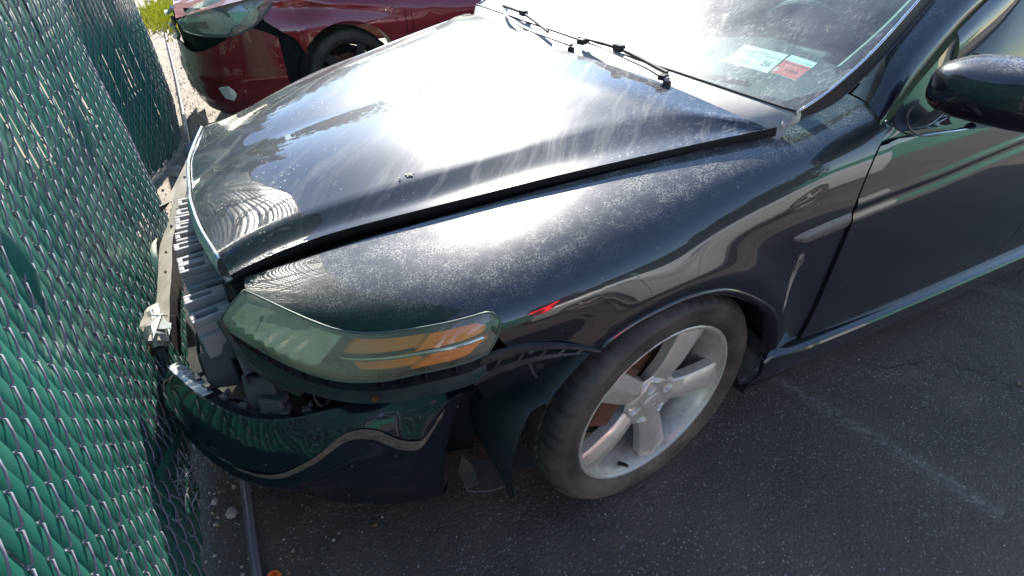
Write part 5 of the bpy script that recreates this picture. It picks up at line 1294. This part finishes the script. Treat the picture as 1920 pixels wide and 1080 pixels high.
# ---- cabin interior
def interior():
    D = [[V(x, y, z) for y in [-.70 + .1 * k for k in range(15)]] for x, z in ((.30, .93), (.45, .952), (.62, .955), (.76, .945), (.84, .90), (.88, .78), (.90, .60))]
    for r in D:
        for p in r:
            if p.x > .55: p.z += .045 * math.exp(-((p.y + .37) / .17) ** 2)
    d = MB().grid(D).obj('dashboard', M['dash'], car, sharp=180)
    MB().box((.42, -.45, .957), (.02, .24, .006), Matrix.Rotation(.2, 3, 'Z')).obj('demister_vent', M['lampback'], d, smooth=False, bevel=.002)
    ring = [V(.93, -.37, .90) + Matrix.Rotation(math.radians(-24), 3, 'Y') @ V(0, .185 * math.cos(a), .185 * math.sin(a)) for a in [2 * math.pi * k / 48 for k in range(49)]]
    s = MB().tube(ring, .0155, 10, cap=False).obj('steering_wheel', M['rubber'], car)
    MB().box((.94, -.37, .89), (.04, .16, .11), Matrix.Rotation(math.radians(-24), 3, 'Y')).obj('airbag_cover', M['dash'], s, bevel=.015, smooth=False)
    for a in (0, math.pi, -math.pi / 2):
        v = Matrix.Rotation(math.radians(-24), 3, 'Y') @ V(0, math.cos(a) * .18, math.sin(a) * .18)
        MB().tube([V(.935, -.37, .90), V(.93, -.37, .90) + v], .014, 8).obj('wheel_spoke', M['dash'], s)
    for y in (-.37, .37):
        b = MB(); b.box((1.62, y, .80), (.16, .50, .62), Matrix.Rotation(.28, 3, 'Y'), .85); b.box((1.35, y, .50), (.52, .50, .16)); st = b.obj('front_seat', M['seat'], car, smooth=False, bevel=.05)
        MB().box((1.73, y, 1.18), (.10, .26, .17)).obj('headrest', M['seat'], st, smooth=False, bevel=.04)
    MB().box((1.30, 0, .52), (.7, .18, .22)).obj('centre_console', M['dash'], car, smooth=False, bevel=.03)
    MB().box((2.55, 0, .70), (.2, 1.3, .55)).obj('rear_seat', M['seat'], car, smooth=False, bevel=.05)
    MB().grid([[V(x, y, .36) for y in (-.8, .8)] for x in (.9, 2.9)]).obj('cabin_floor', M['dark'], car, smooth=False)
    for sg in (-1, 1): MB().grid([[V(x, sg * .80, z) for z in (.36, .6, .84)] for x in (.6, 1.2, 1.8, 2.4)]).obj('door_card', M['dash'], car, sharp=180)
    # grab of grey trim along the pillar inside the glass
    MB().tube(resamp([V(.60, -.69, .99), V(.74, -.68, 1.06), V(.95, -.64, 1.16), V(1.15, -.60, 1.25)], 14), .012, 8).obj('pillar_trim', M['marker'], car)
interior()
# ---- inspection stickers behind the lower corner of the screen
def text(body, loc, R, size, m, parent, ext=.0001):
    cu = bpy.data.curves.new('print', 'FONT'); cu.body = body; cu.size = size; cu.extrude = ext; cu.align_x = 'CENTER'; cu.align_y = 'CENTER'; cu.materials.append(m)
    o0 = bpy.data.objects.new('print', cu); me = bpy.data.meshes.new_from_object(o0); bpy.data.objects.remove(o0)
    o = bpy.data.objects.new('print', me); col.objects.link(o); o.parent = parent; o.matrix_world = Matrix.Translation(loc) @ R.to_4x4()
    return o
SW = (V(.4219, -.5889, 1.0190), V(.1051, -.9943, -.0196), V(.8973, .0863, .4328))
SR = (V(.4335, -.6860, 1.0172), V(.0466, -.9972, -.0581), V(.9037, .0173, .4278))
simple('pale_print', (.45, .62, .60), .6, bumpk=0)
def stickers():
    def frame(c, ex, ey, dims, name, m):
        R = Matrix((ex, ey, ex.cross(ey))).transposed()
        mb = MB().box(c, (dims[0], dims[1], .0004), R)
        return mb.obj(name, m, car, smooth=False), R
    for nm, c, w, h, m in (('inspection_sticker', SW, .119, .070, 'sticker_white'), ('expiry_sticker', SR, .067, .067, 'sticker_white')):
        o, R = frame(c[0], c[1], c[2], (w, h), nm, M[m]); X, Y, N = c[1], c[2], c[1].cross(c[2])
        if nm == 'inspection_sticker':
            text('26', c[0] + X * .036 - Y * .010 + N * .0006, R, .026, M['ink'], o)
            for k, (a, b, q) in enumerate(((-.035, .016, .006), (.0, .021, .004), (-.02, -.016, .005), (.038, .014, .004), (.0, -.023, .004))):
                for j in range(5): MB().box(c[0] + X * (a + (j - 2) * .008) + Y * b + N * .0005, (.006, q * .5, .0002), R).obj('print', M['ink'], o, smooth=False)
            MB().box(c[0] + X * -.01 + Y * .003 + N * .0004, (.05, .012, .0002), R).obj('print', bpy.data.materials['pale_print'], o, smooth=False)
        else:
            MB().box(c[0] - Y * .009 + N * .0004, (w, h * .70, .0003), R).obj('red_field', M['sticker_red'], o, smooth=False)
            for k in range(6): MB().box(c[0] + X * (-.024 + .0096 * k) + Y * .022 + N * .0005, (.007, .006, .0002), R).obj('print', bpy.data.materials['pale_print'], o, smooth=False)
            for k in range(9): MB().box(c[0] + X * (-.028 + .007 * k) + Y * .008 + N * .0009, (.0055, .0022, .0002), R).obj('print', M['ink'], o, smooth=False)
            text('5', c[0] - X * .026 - Y * .022 + N * .001, R, .022, M['sticker_white'], o)
            text('11/24', c[0] + X * .006 - Y * .014 + N * .001, R, .014, M['ink'], o)
stickers()


# ------------------------------------------------------------------ the red car beyond
def YRs(x, z): return _ip(x, [-.97, -.94, -.89, -.82, -.7, -.5, -.2, .2, 2.], [3.4, 3.0, 2.82, 2.69, 2.58, 2.49, 2.44, 2.42, 2.42]) + .45 * max(0, z - .66) ** 1.2
red = thing('red_car', 'dark red car with a cracked front bumper parked beyond the black one', 'car', (.15, 3.3, 0))
def redcar():
    bt = K['r_bump_top']; n = 50
    # bumper skin: plan curve from the nose centre round the corner to the arch
    plan = resamp([V(-.975, 3.6, 0), V(-.968, 3.3, 0), V(-.945, 3.02, 0), V(-.895, 2.83, 0), V(-.82, 2.69, 0), V(-.70, 2.585, 0), V(-.56, 2.52, 0), V(-.44, 2.478, 0), V(-.352, 2.458, 0)], n)
    tz = [(3.6, .52), (3.25, .574), (2.92, .580), (2.86, .556), (2.78, .543), (2.70, .553), (2.655, .567), (2.573, .619), (2.54, .668), (2.526, .719), (2.504, .702), (2.475, .671), (2.458, .631)]
    rows = []
    for p in plan:
        zt = _ip(p.y, [a for a, b in tz][::-1], [b for a, b in tz][::-1]); row = []
        t = plan[min(plan.index(p) + 1, n - 1)] - plan[max(plan.index(p) - 1, 0)]; d = V(t.y, -t.x, 0).normalized(); d = -d if d.dot(V(-1, -1, 0)) < 0 else d
        for k in range(16):
            v = k / 15; z = lerp(zt, .15, v); o = .018 * math.sin(math.pi * v) + .010 * math.exp(-((z - .40) / .03) ** 2) - .03 * sstep(.25, .15, z)
            row.append(V(p.x, p.y, z) + d * o)
        rows.append(row)
    o = MB().grid(rows).obj('bumper', M['red'], red, sharp=180)
    MB().grid([[r[0], r[0] + V(.012, .014, -.004), r[0] + V(.02, .03, -.03)] for r in rows]).obj('bumper_edge', M['dark'], o, sharp=180)
    MB().grid([[r[-1] + V(0, 0, .02), r[-1] + V(.03, .03, -.03)] for r in rows]).obj('chin', M['plastic'], o, sharp=180)
    MB().grid([rows[-1], [p + V(.006, .03, 0) for p in rows[-1]]]).obj('bumper_end', M['red'], o, sharp=180)
    random.seed(3); m = MB()
    for k in range(46):   # grey scuffs on the corner
        i = random.randint(15, 27); j = random.randint(4, 11); p = rows[i][j]; q = rows[i + random.randint(1, 3)][min(15, j + random.randint(1, 3))]
        m.tube([p + V(-.002, -.003, 0), q + V(-.002, -.003, 0)], .0014, 4)
    m.obj('scuff', M['strip'], o)
    p = rows[36][10]; MB().poly([p + V(-.07, .02, .04), p + V(-.01, -.012, .05), p + V(.04, -.02, .0), p + V(.0, -.012, -.05), p + V(-.05, .01, -.03)], .02, (-.4, -.9, 0)).obj('fog_lamp', M['lampbowl'], o, smooth=False, bevel=.006)
    # headlamp
    up = resamp(K['r_lamp_up'], 36); lo = resamp(K['r_lamp_lo'], 36); P = []
    for a, b in zip(up, lo):
        P.append([a.lerp(b, k / 10) + V(-.5, -.85, .25).normalized() * .035 * math.sin(math.pi * k / 10) for k in range(11)])
    L = MB().grid(P).obj('headlamp', M['lensclear'], red, sharp=180)
    MB().grid([[p + V(.03, .05, 0) for p in r] for r in P]).obj('lamp_housing', M['lampbowl'], L, sharp=180)
    MB().grid([[p + V(.012, .022, 0) for p in r[6:9]] for r in P[4:14]]).obj('turn_reflector', simple('brown_amber', (.20, .11, .03), .35), L, smooth=False)
    MB().poly([P[20][5] + V(.01, .02, .02), P[24][3] + V(.01, .02, 0), P[26][6] + V(.01, .02, 0), P[22][8] + V(.01, .02, 0)], .01, (-.4, -.9, 0)).obj('projector_shroud', M['chrome'], L, smooth=False)
    MB().grid([[p + V(.012, .022, 0) for p in r[2:8]] for r in P[28:35]]).obj('side_reflector', bpy.data.materials['brown_amber'], L, smooth=False)
    MB().tube([r[-1] + V(-.002, -.002, -.002) for r in P], .006, 6).obj('lens_rim', M['marker'], L)
    # grey slats and broken grille remains at the nose
    for k in range(3):
        MB().tube(resamp([V(-.90 - .02 * k, 2.86 + .03 * k, .80 - .06 * k), V(-.93, 3.0, .76 - .07 * k), V(-.96, 3.2, .72 - .08 * k), V(-.98, 3.5, .70 - .08 * k)], 14), .016, 6, flat=.5).obj('grille_piece', M['trim'] if k != 1 else M['beam'], red)
    MB().grid([[V(-.84, 2.82, z), V(-.92, 3.1, z), V(-.95, 3.8, z)] for z in (.78, .6, .4, .2)]).obj('nose_cavity', M['dark'], red, sharp=180)
    MB().grid([[V(-.84, 2.78, z), V(-.6, 2.58, z), V(-.36, 2.52, z), V(-.2, 2.50, z)] for z in (.80, .6, .3)]).obj('inner_cavity', M['dark'], red, sharp=180)
    # fender with arch, then doors
    def rb(x):
        if x < -.227: return _ip(x, [-.407, -.317, -.227], [.728, .66, .595])
        if x < .43: return .33 + math.sqrt(max(0.0016, .36 ** 2 - (x - .09) ** 2)) if x > -.25 else .6
        return .26
    xs = [lerp(-.407, 2.9, (k / 119)) for k in range(120)]; xs = sorted(xs + [-.24, -.2, -.15, .42, .428, .436, .444, .45]); rows = []
    for x in xs:
        zt = .93 + .03 * sstep(.3, 1, x); zb = rb(x); row = []
        for k in range(20):
            z = lerp(zt, zb, k / 19); dent = .03 * math.exp(-((x + .15) / .12) ** 2 - ((z - .78) / .05) ** 2) - .012 * math.exp(-((z - .80 + .1 * x) / .02) ** 2)
            row.append(V(x, YRs(x, z) + dent, z))
        rows.append(row)
    f = MB().grid(rows).obj('fender', M['red'], red, sharp=180)
    MB().grid([[r[-1], r[-1] + V(0, .035, 0)] for r in rows]).obj('fender_flange', M['dark'], f, sharp=180)
    for x in (.50, .545):
        MB().tube([V(x, YRs(x, z) - .001, z) for z in [.30 + .05 * k for k in range(13)]], .003, 4).obj('shut_line', M['dark'], f)
    # bonnet, roof and glass, coarse: mostly outside the frame
    MB().grid([[V(x, 3.35 + s * hw, z - .05 * s * s) for s in [-1 + .2 * k for k in range(11)]] for x, z, hw in ((-.90, .80, .60), (-.6, .88, .82), (-.2, .95, .90), (.55, 1.02, .90))]).obj('bonnet', M['red'], red, sharp=180)
    MB().grid([[V(x, 3.35 + s * hw, z - .05 * s * s) for s in [-1 + .2 * k for k in range(11)]] for x, z, hw in ((.55, 1.02, .86), (1.3, 1.40, .66))]).obj('windscreen', M['win'], red, sharp=180)
    MB().grid([[V(x, 3.35 + s * hw, z - .05 * s * s) for s in [-1 + .2 * k for k in range(11)]] for x, z, hw in ((1.3, 1.40, .66), (2.0, 1.44, .68), (2.9, 1.35, .68), (3.4, .98, .8), (3.8, .95, .8), (3.85, .4, .8))]).obj('roof', M['red'], red, sharp=60)
    MB().grid([[V(x, lerp(2.47, 2.68, k / 4), lerp(zl, zh, k / 4)) for k in range(5)] for x, zl, zh in ((.75, .97, 1.04), (1.3, .97, 1.37), (2.0, .97, 1.40), (2.9, .97, 1.30), (3.3, .97, 1.0))]).obj('side_window', M['win'], red, sharp=180)
    MB().grid([[V(x, 4.26, z) for z in (.2, .9)] for x in (-.6, 3.8)]).obj('far_side', M['red'], red, smooth=False)
    wl = make_wheel(red, detail=False, rimmat=M['rubber']); wl.location = V(.09 - .15, 2.61 - 3.3, .315); wl.rotation_euler = (0, 0, .05)
    c = copy_tree(wl, red); c.location = V(2.85 - .15, 2.56 - 3.3, .325)
    mb = MB().grid([[V(.09 + .37 * math.cos(a), y, .33 + .37 * math.sin(a)) for y in (2.45, 2.75)] for a in [math.radians(-30 + 8 * k) for k in range(31)]]); mb.obj('wheel_arch_liner', M['liner'], red)
redcar()
# ------------------------------------------------------------------ silver estate behind the photographer, mirrored in the black doors
suv = thing('silver_car', 'silver estate car with lit red tail lamps behind the camera, mirrored in the black paint', 'car', (.6, -4.2, 0))
def silver():
    # side panel at y = -3.35, tail towards the fence
    def sy(x, z): return -3.38 - .10 * max(0, z - .95) ** 1.2 - .05 * sstep(-.75, -1.15, x) - .03 * ((z - .6) / .5) ** 2
    arches = (-.25, 2.55); xs = sorted([lerp(-1.1, 3.6, k / 110) for k in range(111)]); rows = []
    for x in xs:
        zb = .24
        for a in arches:
            if abs(x - a) < .37: zb = max(zb, .33 + math.sqrt(.37 ** 2 - (x - a) ** 2))
        rows.append([V(x, sy(x, z) + .012 * math.exp(-((z - .85) / .02) ** 2), z) for z in [lerp(1.02, zb, k / 14) for k in range(15)]])
    MB().grid(rows).obj('body_side', M['silver'], suv, sharp=180)
    win = [(-.85, .30), (.36, 1.30), (1.36, 2.1)]
    for a, b in win:
        MB().grid([[V(lerp(a, b, k / 6) + (.10 * z * (1 if b > 2 else 0)) * -1, -3.40 - .22 * z, 1.03 + .38 * z) for z in (0, .5, 1)] for k in range(7)]).obj('side_window', M['win'], suv, sharp=180)
    MB().grid([[V(x, -4.25 + s * hw, z - .06 * s * s) for s in [-1 + .2 * k for k in range(11)]] for x, z, hw in ((-1.15, .55, .85), (-1.12, .98, .84), (-.85, 1.40, .70), (-.5, 1.50, .66), (1.4, 1.52, .66), (2.4, 1.06, .80), (3.5, .88, .78), (3.65, .5, .78))]).obj('body_top', M['silver'], suv, sharp=50)
    for x in (.33, 1.33): MB().tube([V(x, sy(x, z) + .002, z) for z in [.3 + .1 * k for k in range(8)]], .004, 4).obj('shut_line', M['dark'], suv)
    for x in (.20, 1.20): MB().tube(resamp([V(x - .11, sy(x, .88), .88), V(x - .08, sy(x, .88) + .035, .885), V(x + .06, sy(x, .88) + .035, .885), V(x + .09, sy(x, .88), .88)], 10), .012, 6).obj('handle', M['chrome'], suv)
    MB().tube([V(-1.0, -3.33, .26), V(3.5, -3.35, .26)], .05, 8).obj('side_skirt', M['plastic'], suv)
    for pts in ([V(-1.20, -3.60, 1.16), V(-1.16, -3.44, 1.20), V(-1.02, -3.37, 1.22), V(-.78, -3.36, 1.30)], [V(-.84, -3.36, 1.28), V(-.90, -3.36, 1.12), V(-.84, -3.36, .98), V(-.95, -3.36, .84)], [V(-.84, -3.36, 1.28), V(-.74, -3.36, 1.40)]):
        MB().tube(resamp(pts, 12), .048, 8).obj('tail_lamp', M['tail'], suv)
    MB().grid(loft([[V(-1.14, -3.60, 1.25), V(-1.05, -3.42, 1.30), V(-.70, -3.385, 1.46)], [V(-1.16, -3.60, .84), V(-1.08, -3.42, .80), V(-.80, -3.385, .78)]], 12, 5)).obj('lamp_lens', M['tailred'], suv, sharp=180)
    w = make_wheel(suv, detail=False)
    w.location = V(-.25 - .6, 4.2 - 3.50, .325); w.rotation_euler = (0, 0, math.pi)
    c = copy_tree(w, suv); c.location = V(2.55 - .6, 4.2 - 3.50, .325); c.rotation_euler = (0, 0, math.pi)
silver()
suv.location.x += .8
# ------------------------------------------------------------------ screening behind the silver car and trees round the lot
def hoarding():
    t = thing('green_screen_fence', 'long green screened fence closing the far side of the lot', 'fence', (0, -9, 0))
    MB().grid([[V(x, -9 + .04 * math.sin(x * 2.1), z) for z in (.03, 1, 2.0)] for x in [-8 + .5 * k for k in range(60)]]).obj('screen_cloth', M['slat'], t, sharp=180)
    for k in range(10): MB().tube([V(-8 + 3 * k, -9.08, 0), V(-8 + 3 * k, -9.08, 2.1)], .035, 8).obj('post', M['wire'], t)
hoarding()
TR = [(-3.6, 9.5, 5.2, 2.2), (-.4, 19, 5.0, 3.0), (6.5, 21, 5.5, 3.4), (12.5, 20, 5.8, 3.4), (-7.5, 4, 6.5, 2.8), (-8.5, -2.5, 6, 2.8), (-9, 13, 7, 3.4), (18, 12, 6.5, 3.2), (14, -16, 6.5, 3.4), (2, -19, 6.5, 3.2), (-8, -15, 7, 3.4), (24, 2, 7, 3.6)]
TL = ['small tree just beyond the end of the green fence', 'tree at the back of the lot directly beyond the red car', 'tree at the back of the lot right of the red car', 'tree at the far right back of the lot', 'tree close behind the green fence beside the black bonnet', 'tree behind the green fence near the photographer', 'tall tree far behind the green fence', 'tree beyond the right side of the lot', 'tree behind the green screen, far right', 'tree behind the middle of the green screen', 'tree behind the green screen, far left', 'tall tree at the far right edge of the lot']
for k, ((x, y, h, r), lb) in enumerate(zip(TR, TL)): tree(lb, x, y, h, r, 40 + k, 'trees round the lot')
